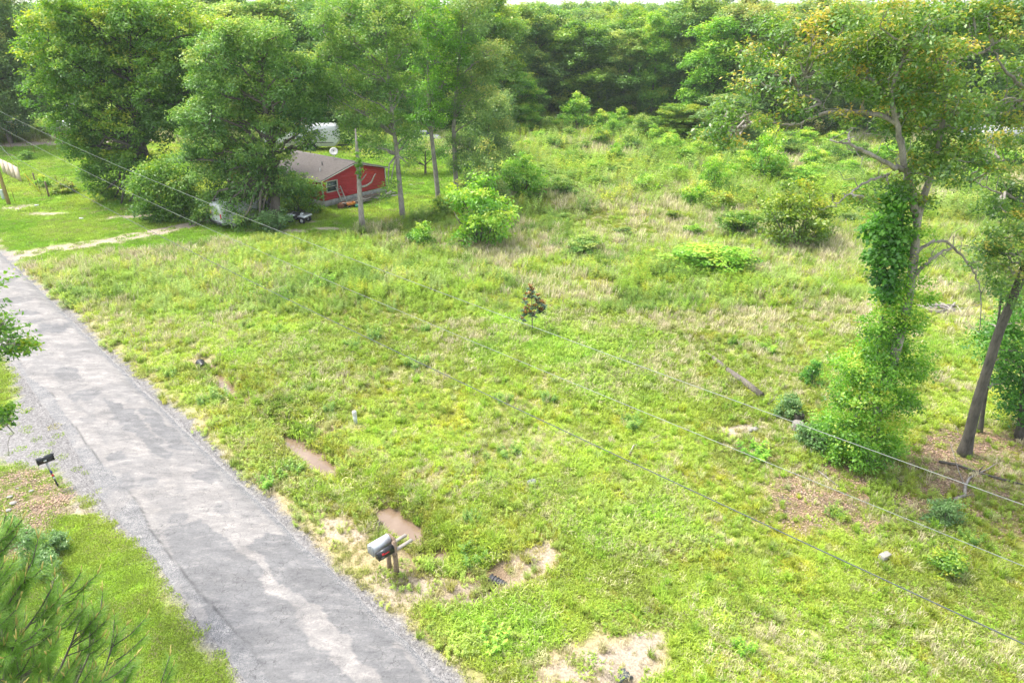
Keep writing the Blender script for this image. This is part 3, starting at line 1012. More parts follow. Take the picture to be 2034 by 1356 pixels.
# loose stones on the road verges
def gravel_cover():
    me = MB().lathe([(0.0, -0.4), (0.5, -0.3), (0.62, 0.05), (0.4, 0.4), (0.0, 0.5)], 5).mesh('stone')
    n = 36000
    s = rng.uniform(-48, 4, n)
    side = rng.uniform(size=n) < 0.55
    t = np.where(side, T_L - np.abs(rng.normal(-0.1, 0.5, n)), T_R + np.abs(rng.normal(-0.05, 0.28, n)) * 1)
    x, y = road_xy(s, t)
    c = np.array([[0.15, 0.152, 0.16]]) * rng.uniform(0.35, 1.8, (n, 1))
    z = np.maximum(height(x, y), np.where((t > T_L) & (t < T_R), 0.03, -9))
    scatter('gravel', 'loose grey gravel along both edges of the road', np.stack([x, y, z], 1), rng.uniform(0.008, 0.022, n), c, [me], d_mat)
gravel_cover()

# ------------------------------------------------------------------ trees: leaf clouds on limbs
def unit(v):
    return v / (np.linalg.norm(v, axis=-1, keepdims=True) + 1e-9)

def leaf_cloud(C, O, ctint, per, spread, size, r, flat=0.6, width=0.5, droop=0.15):
    """leaves round clump centres C; O outward directions; one folded quad each"""
    n = len(C)
    tot = n * per
    P = np.repeat(C, per, 0) + r.normal(0, 1, (tot, 3)) * spread * np.array([1, 1, flat])
    out = np.repeat(O, per, 0)
    rnd = r.normal(0, 1, (tot, 3))
    nrm = unit(out * 0.45 + rnd * 0.55 + np.array([0, 0, 0.65]))
    tan = unit(np.cross(nrm, r.normal(0, 1, (tot, 3))))
    tan = unit(tan + np.array([0, 0, -droop]) + out * 0.2)
    bit = np.cross(nrm, tan)
    L = size * r.uniform(0.6, 1.35, (tot, 1))
    W = L * width * 0.5
    mid = P + tan * L * 0.45 + nrm * L * 0.10
    V = np.stack([P, mid + bit * W, P + tan * L, mid - bit * W], 1).reshape(-1, 3)
    Q = np.arange(tot * 4).reshape(-1, 4)
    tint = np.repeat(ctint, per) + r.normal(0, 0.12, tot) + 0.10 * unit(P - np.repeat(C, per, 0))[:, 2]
    return V, Q, np.clip(tint, 0, 1)

def lobes_to_clumps(lobes, dens, r, bright=0.0, crown_c=None, gold=0.0):
    """lobes: (x, y, z, radius); clumps sit mostly in the outer shell of each lobe"""
    C, O, T = [], [], []
    zs = [l[2] for l in lobes]
    zlo, zhi = min(zs), max(zs) + 0.01
    for (x, y, z, rad) in lobes:
        n = max(4, int(dens * rad ** 2 * r.uniform(0.75, 1.2)))
        d = unit(r.normal(0, 1, (n, 3)))
        d[:, 2] = np.where(r.uniform(size=n) < 0.55, np.abs(d[:, 2]), d[:, 2])
        rr = rad * (0.45 + 0.6 * r.uniform(0, 1, (n, 1)) ** 0.6)
        lump = 1 + 0.22 * np.sin(3.1 * d[:, :1] + x) * np.cos(2.7 * d[:, 1:2] + y)
        c = np.array([x, y, z]) + d * rr * lump * np.array([1, 1, 0.85])
        C.append(c)
        O.append(d)
        base = 0.42 + r.normal(0, 0.13) + bright
        glob = gold * (r.uniform() < 0.45)
        out_ = r.uniform(size=(n, 1)) < 0.10
        C[-1] = np.where(out_, np.array([x, y, z]) + (c - np.array([x, y, z])) * 1.28, c)
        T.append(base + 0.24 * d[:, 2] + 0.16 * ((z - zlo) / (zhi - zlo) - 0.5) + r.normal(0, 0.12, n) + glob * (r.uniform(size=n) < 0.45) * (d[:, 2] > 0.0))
    return np.concatenate(C), np.concatenate(O), np.concatenate(T)

def limb(mb, a, b, r0, r1, r, sag=0.12, n=6, sides=6, wob=0.05):
    a, b = np.asarray(a, float), np.asarray(b, float)
    f = np.linspace(0, 1, n)[:, None]
    L = np.linalg.norm(b - a)
    P = a + (b - a) * f
    P[:, 2] += np.sin(f[:, 0] * math.pi) * L * sag
    P[1:-1] += r.normal(0, 1, (n - 2, 3)) * L * wob
    mb.tube(P, r0 + (r1 - r0) * f[:, 0] ** 0.8, sides)
    return P

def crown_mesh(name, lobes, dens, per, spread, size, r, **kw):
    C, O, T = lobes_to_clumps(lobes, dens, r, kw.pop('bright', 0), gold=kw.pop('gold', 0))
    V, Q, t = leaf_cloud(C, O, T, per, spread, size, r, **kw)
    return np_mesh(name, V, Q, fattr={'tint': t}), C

def wood_mesh(trunk_pts, radii, lobes, r, limb_r=0.12, clumps=None, twigs=0, sides=9, start=0.35):
    mb = MB()
    T = np.asarray(trunk_pts, float)
    radii = np.asarray(radii, float)
    # flare at the foot
    mb.tube(np.vstack([T[0] - [0, 0, 0.25], T]), np.concatenate([[radii[0] * 1.5], radii]), sides, ridge=0.06)
    cum = np.concatenate([[0], np.cumsum(np.linalg.norm(np.diff(T, axis=0), axis=1))])
    tot = cum[-1]
    for (x, y, z, rad) in lobes:
        tgt = np.array([x, y, z])
        # leave the trunk below the lobe
        zt = np.interp(cum, cum, T[:, 2])
        want = z - 0.55 * math.hypot(x - T[len(T) // 2][0], y - T[len(T) // 2][1]) - 0.4
        k = np.clip(np.interp(want, T[:, 2], cum) if T[-1, 2] > T[0, 2] else tot * 0.6, tot * start, tot * 0.97)
        p = np.array([np.interp(k, cum, T[:, i]) for i in range(3)])
        rr = min(limb_r, 0.7 * float(np.interp(k, cum, radii)))
        P = limb(mb, p, tgt, rr, rr * 0.3, r, 0.05, 5, 5)
    if clumps is not None and twigs:
        for k in r.choice(len(clumps), min(twigs, len(clumps)), replace=False):
            c = clumps[k]
            l = min(lobes, key=lambda q: (q[0] - c[0]) ** 2 + (q[1] - c[1]) ** 2 + (q[2] - c[2]) ** 2)
            a = np.array(l[:3]) + (c - np.array(l[:3])) * 0.15
            b = a + (c - a) * r.uniform(0.9, 1.35)
            limb(mb, a, b, 0.035 + 0.008 * rad, 0.012, r, 0.02, 4, 3, 0.10)
    return mb.mesh('trunk', smooth=True)

def plant_tree(name, label, cat, loc, trunk_me, crown_me, leaf, bark, group=None, rz=0.0, sc=(1, 1, 1)):
    e = thing(name, label, cat, loc, rz, group)
    e.scale = sc
    add_obj('trunk', trunk_me, BARK[bark], e)
    add_obj('crown', crown_me, LEAF[leaf], e)
    return e

def px_lobes(spec, y, r, depth=1.0, back=1.0, base=(0, 0)):
    """lobes given as (px, py, radius in px[, dy]) at a standing plane y; returns local coords about base; adds lobes behind for volume"""
    out = []
    for q in spec:
        dy = (q[3] if len(q) > 3 else r.uniform(-depth, depth * 0.3))
        p = PL(q[0], q[1], y + dy)
        rad = q[2] / ppm(y + dy, p[2])
        out.append((p[0] - base[0], p[1] - base[1], p[2], rad))
        if back and r.uniform() < back:
            f = r.uniform(0.9, 1.8)
            out.append((p[0] - base[0] + r.normal(0, 0.3) * rad, p[1] - base[1] + f * rad, p[2] + r.normal(0, 0.25) * rad, rad * r.uniform(0.8, 1.05)))
    return out

def trunk_px(pts, y, base):
    return np.array([PL(p[0], p[1], y + (p[2] if len(p) > 2 else 0)) - np.array([base[0], base[1], 0]) for p in pts])

def make_tree(name, label, base_px, spec, trunk, r0, r1, leaf, bark, dens, per, spread, size, seed, depth=1.0, back=1.0, twigs=60, limb_r=0.12, group=None, cat='tree', **kw):
    r = np.random.default_rng(seed)
    b = G(*base_px)
    lob = px_lobes(spec, b[1], r, depth, back, b)
    cm, C = crown_mesh('crown', lob, dens, per, spread, size, r, **kw)
    tp = trunk_px(trunk, b[1], b)
    tp[0] = (0, 0, 0)
    wm = wood_mesh(tp, np.linspace(r0, r1, len(tp)), lob, r, limb_r, C, twigs)
    return plant_tree(name, label, cat, (b[0], b[1], h1(b[0], b[1])), wm, cm, leaf, bark, group)

def forest_types():
    """a handful of grown crowns, shared by the trees of the wood"""
    out = []
    for k, (ht, w, lo, nl, leaf, gold) in enumerate([
            (18, 4.6, 1.6, 34, 'dark', 0.2), (18, 3.8, 1.0, 32, 'oak', 0.25), (17.5, 3.2, 0.8, 30, 'elm', 0.1), (18.5, 5.0, 2.4, 34, 'pale', 0.2),
            (16, 3.4, 0.8, 28, 'lime', 0.0), (18, 4.2, 0.6, 36, 'dark', 0.0), (19, 3.6, 3, 26, 'oak', 0.3)]):
        r = np.random.default_rng(500 + k)
        lob = []
        nl = int(nl * 0.75)
        for i in range(nl):
            f = (i + 0.5) / nl
            z = lo + (ht - lo) * f
            prof = math.sqrt(max(0.06, 1 - ((f - 0.52) / 0.60) ** 2))
            a = i * 2.4 + r.uniform(-.5, .5)
            rad = w * prof * 0.72 * math.sqrt(r.uniform(0.35, 1))
            lob.append((math.cos(a) * rad, math.sin(a) * rad, z - 0.5 + r.normal(0, 0.5), w * r.uniform(0.34, 0.56) * (0.72 + 0.35 * prof)))
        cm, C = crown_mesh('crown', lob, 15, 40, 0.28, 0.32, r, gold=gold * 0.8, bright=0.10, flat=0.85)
        tp = np.array([(0, 0, 0), (r.normal(0, .1), r.normal(0, .1), ht * .3), (r.normal(0, .3), r.normal(0, .3), ht * .6), (r.normal(0, .5), r.normal(0, .5), ht * .9)])
        wm = wood_mesh(tp, [0.26, 0.21, 0.14, 0.04], lob, r, 0.09, C, 26, 7)
        out.append((wm, cm, leaf, ht, w))
    return out
FT = forest_types()

def forest_tree(k, base_px, top_py, label, group=None, wide=None, rz=None, name='forest_tree', bark='mid', leaf=None):
    b = G(*base_px)
    ht = PL(base_px[0], top_py, b[1])[2]
    return forest_at(k, b[0], b[1], ht, label, group, wide, rz, name, bark, leaf)

def forest_at(k, x, y, ht, label, group=None, wide=None, rz=None, name='forest_tree', bark='mid', leaf=None):
    wm, cm, lf, h0, w0 = FT[k]
    sz = ht / h0
    sx = (wide / w0) if wide else sz
    e = thing(name, label, 'tree', (x, y, h1(x, y)), rng.uniform(0, 6.28) if rz is None else rz, group)
    e.scale = (sx, sx, sz)
    o = add_obj('trunk', wm, None, e)
    if not wm.materials: wm.materials.append(BARK[bark])
    o = add_obj('crown', cm, None, e)
    if not cm.materials: cm.materials.append(LEAF[lf])
    if leaf and leaf != lf:
        o.material_slots[0].link = 'OBJECT'
        o.material_slots[0].material = LEAF[leaf]
    return e

# --- the wood's edge behind the field, front row
for k, bx, by, top, wide, leaf, lab in [
    (5, 1062, 232, 12, 5.6, 'dark', 'broad dark tree at the wood edge, right of the lime round yard tree'),
    (1, 1150, 236, 45, 5.0, 'oak', 'dark tree with a yellowish pointed crest behind the tallest lime sapling'),
    (2, 1238, 238, 62, 3.6, 'elm', 'lighter green tapering tree between two dark trees of the wood edge'),
    (2, 1292, 240, 32, 2.8, 'lime', 'slim bright green tree just left of the big olive oak at the wood edge'),
    (0, 1372, 236, -14, 6.4, 'dark', 'tallest broad olive dark oak of the wood edge, rising to the top of the photo'),
    (4, 1408, 262, 52, 4.6, 'lime', 'yellow green rounded tree standing in front of the big dark oak at the wood edge'),
    (3, 1490, 262, 10, 6.2, 'pale', 'wide pale olive tree of the wood edge right of the yellow green rounded tree'),
    (3, 1590, 268, 6, 6.2, 'pale', 'pale twiggy tree of the wood edge seen left of the near two stemmed tree'),
    (5, 1690, 262, 30, 5.4, 'dark', 'dark tree of the wood edge directly behind the crown of the two stemmed tree'),
    (1, 1790, 262, 20, 5.4, 'oak', 'green tree of the wood edge hidden mostly by the two stemmed tree crown'),
    (0, 1890, 262, 24, 5.6, 'dark', 'dark shaded tree of the wood edge left of the low pale roof'),
    (6, 1975, 250, 6, 4.6, 'oak', 'tall narrow tree rising behind the low pale roof at the right'),
    (5, 2060, 258, 12, 5.4, 'dark', 'dark tree at the right rim of the photo beyond the low pale roof'),
    (5, 1008, 240, 40, 4.6, 'dark', 'deep green tree behind the bright round tree at the end of the yard')]:
    forest_tree(k, (bx, by), top, lab, wide=wide, leaf=leaf)
forest_tree(4, (1440, 302), 195, 'short greyish green bushy tree at the foot of the wood below the yellow green tree', wide=4.0, leaf='pale')
forest_tree(5, (1352, 285), 208, 'low dark bushy tree at the foot of the wood beside the pale field edge', wide=3.4, leaf='oak')
forest_tree(4, (1030, 262), 148, 'bright lime rounded tree at the right end of the yard trees', wide=3.3, leaf='lime')

LANDMARKS = []
USED = set()
def place_label(base, px, py, marks, most=12):
    """a label by the nearest things one can find; None when every phrase near is taken"""
    near = sorted(marks, key=lambda m: math.hypot(m[1] - px, (m[2] - py) * 1.6))[:most]
    for nm, mx, my in near:
        dx, dy = px - mx, (py - my) * 1.6
        w = ('left of' if dx < 0 else 'right of') if abs(dx) > abs(dy) else ('beyond' if dy < 0 else 'in front of')
        t = '%s %s the %s' % (base, w, nm)
        if t not in USED:
            USED.add(t)
            return t
    return None
# --- rows behind, each named by the front tree it stands behind
r_ = np.random.default_rng(99)
rows = []
for y0, step, n in ((128, 8.0, 17), (141, 8.5, 18), (156, 9.0, 19)):
    for i in range(n):
        x = (i - n * 0.33) * step + r_.normal(0, 1.6) + 4
        rows.append((x, y0 + r_.normal(0, 2.5)))
for i, (x, y) in enumerate(rows):
    u, v = 1017 + FPX * x / (y * 0.9 + 6.7), 0
    if u < 560 or u > 2160: continue
    lf_ = str(r_.choice(['dark', 'oak', 'elm', 'pale', 'oak']))
    front = min([(1008, 'deep green tree behind the lime yard end tree'), (1062, 'broad dark tree at the wood edge'), (1150, 'yellowish pointed crest tree'), (1238, 'lighter green tapering tree'), (1292, 'slim bright green tree'),
                 (1372, 'tallest broad olive oak'), (1408, 'yellow green rounded tree'), (1490, 'wide pale olive tree'), (1590, 'pale twiggy tree'), (1690, 'dark tree behind the twin crown'), (1790, 'tree hidden by the twin crown'),
                 (1890, 'dark shaded tree left of the pale roof'), (1975, 'tall narrow tree behind the pale roof'), (2060, 'dark tree at the right rim'), (900, 'dark tree behind the slender pair'), (735, 'tree above the white car'), (600, 'large tree behind the camper')], key=lambda q: abs(q[0] - u))[1]
    lab_ = '%s tree %s behind the %s' % ({'dark': 'dark green', 'oak': 'mid green', 'elm': 'fresh green', 'pale': 'pale olive'}[lf_], 'one row' if y < 134.5 else ('two rows' if y < 148.5 else 'three rows'), front)
    shared = lab_ in USED
    USED.add(lab_)
    forest_at(int(r_.choice([0, 1, 2, 3, 5, 6])), x, y, float(np.clip(r_.normal(15.4, 0.8), 14, 16.8)), lab_, 'trees in the back rows of the wood', wide=r_.uniform(4.2, 5.6), leaf=lf_)
# --- trees behind and left of the house
for k, bx, by, top, wide, leaf, lab in [
    (1, 395, 262, 18, 5.6, 'oak', 'tree crown seen above the gap between the two great yard oaks'),
    (6, 470, 258, 6, 5.0, 'elm', 'green tree crown behind the right hand great oak, nearest the gap of sky'),
    (2, 540, 262, 10, 5.2, 'elm', 'leafy tree standing behind the white camper, left of its middle'),
    (0, 600, 256, 4, 6.0, 'oak', 'large tree standing behind the right end of the white camper'),
    (5, 672, 262, 14, 5.6, 'dark', 'dark tree right of the white camper behind the red house'),
    (1, 735, 268, 4, 5.2, 'elm', 'tree behind the tall slender yard trees, above the white car'),
    (3, 800, 262, 12, 5.4, 'pale', 'pale tree behind the slender yard trees left of the middle'),
    (5, 900, 256, 10, 5.6, 'dark', 'dark tree filling the gap behind the pair of slender trunks'),
    (0, 965, 262, 2, 5.4, 'oak', 'tree behind the greyish willow like tree at the yard end'),
    (3, 22, 285, -30, 6.0, 'pale', 'pale grey green tree at the left rim overhanging the far dirt road'),
    (5, 88, 236, 130, 3.6, 'dark', 'small dark tree beside the tailgate of the white pickup'),
    (0, -70, 270, -20, 6.5, 'dark', 'dark tree at the top left corner of the photo')]:
    forest_tree(k, (bx, by), top, lab, wide=wide, leaf=leaf)
for i in range(30):
    x, y = r_.uniform(-150, -20), r_.uniform(128, 165)
    forest_at(int(r_.choice([0, 1, 2, 3, 5, 6])), x, y, float(r_.uniform(15.5, 19)), 'green broadleaf tree in the wood far behind the house and the yard oaks',
              'trees in the wood far behind the house', wide=r_.uniform(4.6, 6), leaf=str(r_.choice(['dark', 'oak', 'elm', 'pale'])))

# --- far wood, one mass
def far_wood():
    r = np.random.default_rng(12)
    lob = []
    for i in range(14):
        a, f = i * 2.4, (i + .5) / 14
        rad = 4.2 * math.sin(math.pi * (0.15 + 0.8 * f)) * 0.7
        lob.append((math.cos(a) * rad, math.sin(a) * rad, 3 + 13.5 * f, 2.0))
    ms = []
    for k in range(3):
        m_, _ = crown_mesh('crown', lob, 9, 14, 0.6, 0.8, np.random.default_rng(k + 40), gold=0.1)
        ms.append(m_)
    x = r.uniform(-420, 420, 2600)
    y = r.uniform(168, 430, 2600)
    k = np.abs(x) < 0.9 * y + 25
    x, y = x[k], y[k]
    scatter('distant_wood', 'far wood of mixed green trees running to the skyline', np.stack([x, y, 0 * x], 1), r.uniform(0.84, 0.97, len(x)) * np.where(y > 260, 1.16, 1), np.full((len(x), 3), 0.1), ms, LEAF['dark'])
far_wood()

# --- the two great oaks in the yard
make_tree('oak_tree', 'great dark trunked oak left of the house, its crown hanging nearly to the lawn', (290, 398),
    [(95, 62, 46), (150, 48, 48), (210, 58, 52), (268, 48, 48), (325, 70, 48), (86, 130, 44), (140, 130, 52), (200, 128, 52), (262, 140, 52), (322, 140, 46), (105, 190, 44), (165, 198, 52), (232, 200, 52), (300, 196, 48), (355, 186, 40),
     (138, 250, 42), (190, 262, 46), (250, 252, 46), (318, 250, 42), (168, 308, 38), (222, 322, 34), (186, 352, 28), (262, 318, 26, -1.5), (300, 330, 26, -1), (375, 70, 40), (385, 170, 30), (150, 292, 30), (228, 392, 16), (240, 412, 13), (200, 385, 20), (60, 100, 26), (372, 120, 40), (240, 20, 40), (120, 20, 40), (330, 30, 36)],
    [(290, 400), (288, 345), (284, 300), (270, 235), (262, 160), (255, 90)], 0.62, 0.12, 'oak', 'dark', 13, 52, 0.29, 0.25, 1001, 1.5, 0.9, 120, 0.24, gold=0.22)
make_tree('shrub_tree', 'dense dark leafy growth round the foot of the left great oak', (322, 436),
    [(300, 362, 34), (330, 398, 40), (296, 420, 26), (348, 372, 38), (322, 342, 30), (350, 425, 26), (310, 390, 36), (365, 400, 30), (330, 432, 20)],
    [(322, 436), (322, 400), (320, 360)], 0.15, 0.06, 'oak', 'dark', 34, 28, 0.34, 0.23, 1002, 0.8, 0.7, 10, 0.06, cat='shrub', bright=-0.05)
make_tree('oak_tree', 'great oak beside the house, pale twigs in its crown, boughs over the van', (548, 440),
    [(432, 112, 48), (482, 98, 48), (532, 102, 46), (582, 132, 44), (614, 172, 34), (400, 168, 44), (452, 170, 48), (512, 180, 50), (562, 202, 42), (602, 232, 34), (420, 230, 46), (482, 240, 46), (538, 252, 30), (392, 282, 40), (442, 300, 42), (498, 308, 36),
     (404, 346, 36), (452, 362, 40), (502, 368, 36), (548, 356, 34), (576, 372, 28), (428, 402, 30), (474, 398, 28), (520, 392, 26), (426, 440, 18), (470, 452, 13), (536, 452, 16), (560, 258, 24, -1), (592, 262, 18), (540, 300, 26, -1.5), (470, 325, 30, -1), (518, 335, 26, -1.8), (556, 320, 20, -1.5), (385, 235, 34), (372, 320, 28), (400, 438, 16), (438, 428, 20, -2.4), (480, 440, 18, -2.6), (512, 446, 14, -2.6), (408, 425, 18, -1.5), (460, 410, 20, -2), (405, 120, 40), (470, 70, 38), (545, 75, 36), (622, 140, 26), (610, 280, 22), (515, 425, 16), (446, 430, 14)],
    [(548, 440), (546, 360), (538, 290), (528, 220), (522, 160), (515, 100)], 0.40, 0.10, 'elm', 'mid', 13, 50, 0.28, 0.22, 1003, 1.6, 0.8, 200, 0.18, gold=0.1)
# --- slender trees right of the house
make_tree('slender_tree', 'tall slender yard tree nearest the dead snag, foliage fine and grey twigged', (800, 435),
    [(760, 58, 48), (700, 88, 42), (800, 98, 42), (742, 148, 48), (682, 168, 40), (792, 188, 38), (722, 228, 40), (664, 112, 36), (772, 250, 32), (810, 268, 24), (745, 16, 50), (690, 28, 42), (822, 28, 42), (650, 190, 32), (690, 262, 30), (740, 290, 24), (776, 372, 16), (764, 392, 12), (815, 330, 14), (640, 60, 36)],
    [(800, 437), (795, 380), (788, 300), (778, 220), (770, 140), (765, 40)], 0.25, 0.06, 'elm', 'grey', 17, 46, 0.27, 0.19, 1004, 1.3, 0.6, 170, 0.09, gold=0.05)
make_tree('slender_tree', 'left one of the pair of slender pale trunks right of the house', (871, 400),
    [(872, 58, 42), (850, 118, 40), (842, 190, 34), (880, 168, 32), (900, 100, 38), (856, 18, 44), (830, 78, 34), (862, 240, 24), (835, 240, 20), (880, 215, 20)],
    [(871, 402), (864, 330), (856, 260), (852, 190), (850, 120), (850, 40)], 0.24, 0.06, 'lime', 'grey', 17, 44, 0.27, 0.20, 1005, 1.2, 0.6, 70, 0.08, bright=-0.06)
make_tree('slender_tree', 'right one of the pair of slender pale trunks, its leaves drooping low', (908, 398),
    [(932, 58, 42), (962, 110, 34), (946, 160, 36), (920, 218, 32), (952, 232, 32), (912, 288, 28), (962, 190, 30), (940, 18, 42), (906, 330, 18), (935, 300, 22), (978, 140, 26), (900, 150, 26)],
    [(908, 400), (904, 330), (901, 260), (905, 190), (912, 120), (920, 40)], 0.25, 0.06, 'pale', 'grey', 18, 44, 0.27, 0.19, 1006, 1.2, 0.6, 70, 0.08, bright=0.12)
make_tree('willowy_tree', 'greyish drooping tree behind the slender pair, its skirt touching the field edge', (968, 335),
    [(985, 218, 30), (970, 268, 34), (985, 300, 26), (958, 308, 24), (1000, 255, 22), (945, 250, 26), (960, 210, 30)],
    [(968, 335), (970, 290), (972, 230)], 0.2, 0.06, 'pale', 'mid', 22, 26, 0.34, 0.22, 1007, 1.0, 0.9, 30, 0.07, bright=0.02)
make_tree('yard_tree', 'leafy low tree behind the slender trunks, over the mown yard', (845, 345),
    [(815, 285, 22), (850, 290, 24), (835, 310, 20), (880, 300, 20), (800, 300, 18), (720, 285, 20), (760, 295, 18)],
    [(845, 345), (845, 300)], 0.14, 0.06, 'elm', 'mid', 24, 24, 0.34, 0.22, 1008, 0.8, 0.8, 20, 0.05)

# ------------------------------------------------------------------ the near trees at the right
def near_tree(name, label, base_px, stems, limbs, spec, leaf, bark, dens, per, spread, size, seed, extra=None, depth=1.0, back=0.8, twigs=120, limb_r=0.05, crown_name='crown', **kw):
    """a tree whose stems and big limbs follow the photo: stems and limbs are (pixel points with depth shift, radius from, radius to)"""
    r = np.random.default_rng(seed)
    b = G(*base_px)
    lob = px_lobes(spec, b[1], r, depth, back, b)
    cm, C = crown_mesh('crown', lob, dens, per, spread, size, r, **kw)
    e = thing(name, label, 'tree', (b[0], b[1], h1(b[0], b[1])))
    def smooth(pts):
        P = trunk_px(pts, b[1], b)
        k = np.linspace(0, len(P) - 1, (len(P) - 1) * 4 + 1)
        Q = np.stack([np.interp(k, np.arange(len(P)), P[:, i]) for i in range(3)], 1)
        for _ in range(2): Q[1:-1] = (Q[:-2] + 2 * Q[1:-1] + Q[2:]) / 4
        return Q
    allp = []
    for pts, r0, r1 in stems:
        Q = smooth(pts)
        rad = np.linspace(r0, r1, len(Q))
        rad[:3] *= np.array([1.55, 1.25, 1.08])
        Q[0, 2] -= 0.15
        mb = MB()
        mb.tube(Q, rad, 12, ridge=0.05)
        mb.build('trunk', BARK[bark], e, smooth=True)
        allp.append((Q, rad))
    for pts, r0, r1 in limbs:
        Q = smooth(pts)
        Q[1:] += r.normal(0, 0.025, (len(Q) - 1, 3))
        mb = MB()
        mb.tube(Q, np.linspace(r0, r1, len(Q)), 8)
        for k in range(2, len(Q), 2):
            d = unit(r.normal(0, 1, 3) + np.array([0, 0, 0.4]))
            limb(mb, Q[k], Q[k] + d * r.uniform(0.4, 1.1), 0.016, 0.006, r, 0.05, 5, 4, 0.08)
        mb.build('branch', BARK['grey'], e, smooth=True)
        allp.append((Q, np.linspace(r0, r1, len(Q))))
    # thin limbs from the nearest wood to each lobe, and grey twigs
    mb = MB()
    W = np.concatenate([q for q, _ in allp])
    for (x, y, z, rad) in lob:
        t = np.array([x, y, z])
        dd = np.linalg.norm(W - t, axis=1) + np.maximum(0, W[:, 2] - z) * 0.9
        limb(mb, W[np.argmin(dd)], t, limb_r, limb_r * 0.35, r, 0.04, 6, 5, 0.06)
    for k in r.choice(len(C), min(twigs, len(C)), replace=False):
        l = min(lob, key=lambda q: (q[0] - C[k][0]) ** 2 + (q[1] - C[k][1]) ** 2 + (q[2] - C[k][2]) ** 2)
        a = np.array(l[:3])
        limb(mb, a, a + (C[k] - a) * r.uniform(0.9, 1.5), 0.014, 0.005, r, 0.03, 6, 3, 0.10)
    tag(mb.build('twigs', BARK['twig'], e, smooth=True), kind='stuff')
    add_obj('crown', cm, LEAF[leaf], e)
    return e, b

tw, twb = near_tree('twin_tree', 'near tall two stemmed tree with gold tipped leaves, ivy and sprouts up its trunks', (1712, 915),
    [([(1722, 915), (1735, 850), (1752, 780), (1772, 720), (1795, 640), (1806, 580), (1818, 500), (1822, 430), (1838, 380), (1858, 330), (1870, 260), (1880, 180), (1885, 120)], 0.22, 0.05),
     ([(1690, 905, 0.5), (1705, 830, 0.5), (1722, 740, 0.6), (1745, 680, 0.6), (1758, 600, 0.6), (1775, 530, 0.6), (1788, 460, 0.5), (1795, 400, 0.4), (1800, 340, 0.3)], 0.14, 0.06)],
    [([(1822, 430), (1810, 385), (1798, 330, -.4), (1788, 270, -.6), (1772, 205, -.6), (1772, 170, -.6), (1800, 110, -.6)], 0.14, 0.035),
     ([(1795, 335, -.4), (1770, 330, -.8), (1735, 310, -1.2), (1700, 290, -1.4), (1680, 283, -1.5), (1648, 280, -1.6)], 0.085, 0.02),
     ([(1783, 245, -.6), (1740, 225, -.3), (1690, 218, 0), (1640, 222, .3), (1590, 243, .6), (1555, 248, .8), (1520, 240, 1), (1480, 244, 1.2)], 0.08, 0.016),
     ([(1776, 215, -.6), (1740, 160, 0), (1700, 150, .4), (1640, 110, .8), (1580, 95, 1), (1530, 110, 1.2)], 0.07, 0.015),
     ([(1765, 345, -.4), (1740, 355, -.8), (1700, 370, -1), (1675, 395, -1.2), (1660, 410, -1.2)], 0.05, 0.012),
     ([(1630, 205, 0), (1605, 190, .2), (1570, 185, .4), (1600, 150, .3)], 0.05, 0.012),
     ([(1812, 550), (1840, 520, -.3), (1870, 500, -.5), (1892, 492, -.6)], 0.075, 0.03),
     ([(1820, 500), (1850, 480, .2), (1880, 478, .4), (1905, 500, .5), (1930, 530, .6), (1948, 560, .6), (1950, 600, .6), (1945, 660, .6)], 0.06, 0.012),
     ([(1872, 150, 0), (1900, 110, .3), (1930, 70, .4)], 0.05, 0.012)],
    [(1800, 88, 54), (1738, 108, 46), (1868, 118, 54), (1832, 168, 56), (1764, 178, 44), (1898, 190, 44), (1704, 150, 38), (1852, 240, 52), (1925, 262, 34), (1788, 262, 34), (1862, 300, 52), (1908, 312, 40), (1804, 222, 42), (1940, 225, 26),
     (1636, 150, 38), (1588, 118, 36), (1536, 148, 32), (1498, 112, 32), (1618, 72, 40), (1556, 66, 38), (1676, 58, 42), (1466, 232, 26), (1432, 254, 20), (1520, 250, 18), (1598, 222, 16), (1752, 38, 46), (1850, 40, 44), (1690, 250, 22), (1720, 190, 26), (1560, 200, 24), (1480, 170, 26),
     (1840, 400, 20), (1800, 380, 20), (1768, 368, 22), (1884, 345, 40), (1850, 352, 34), (1815, 330, 28), (1930, 320, 24), (1724, 400, 16), (1830, 400, 16), (1450, 280, 16), (1410, 275, 14), (1660, 120, 30), (1700, 90, 30), (1800, 30, 40)],
    'gold', 'grey', 42, 40, 0.18, 0.125, 2001, depth=1.4, back=0.8, twigs=260, gold=0.22, bright=0.0)
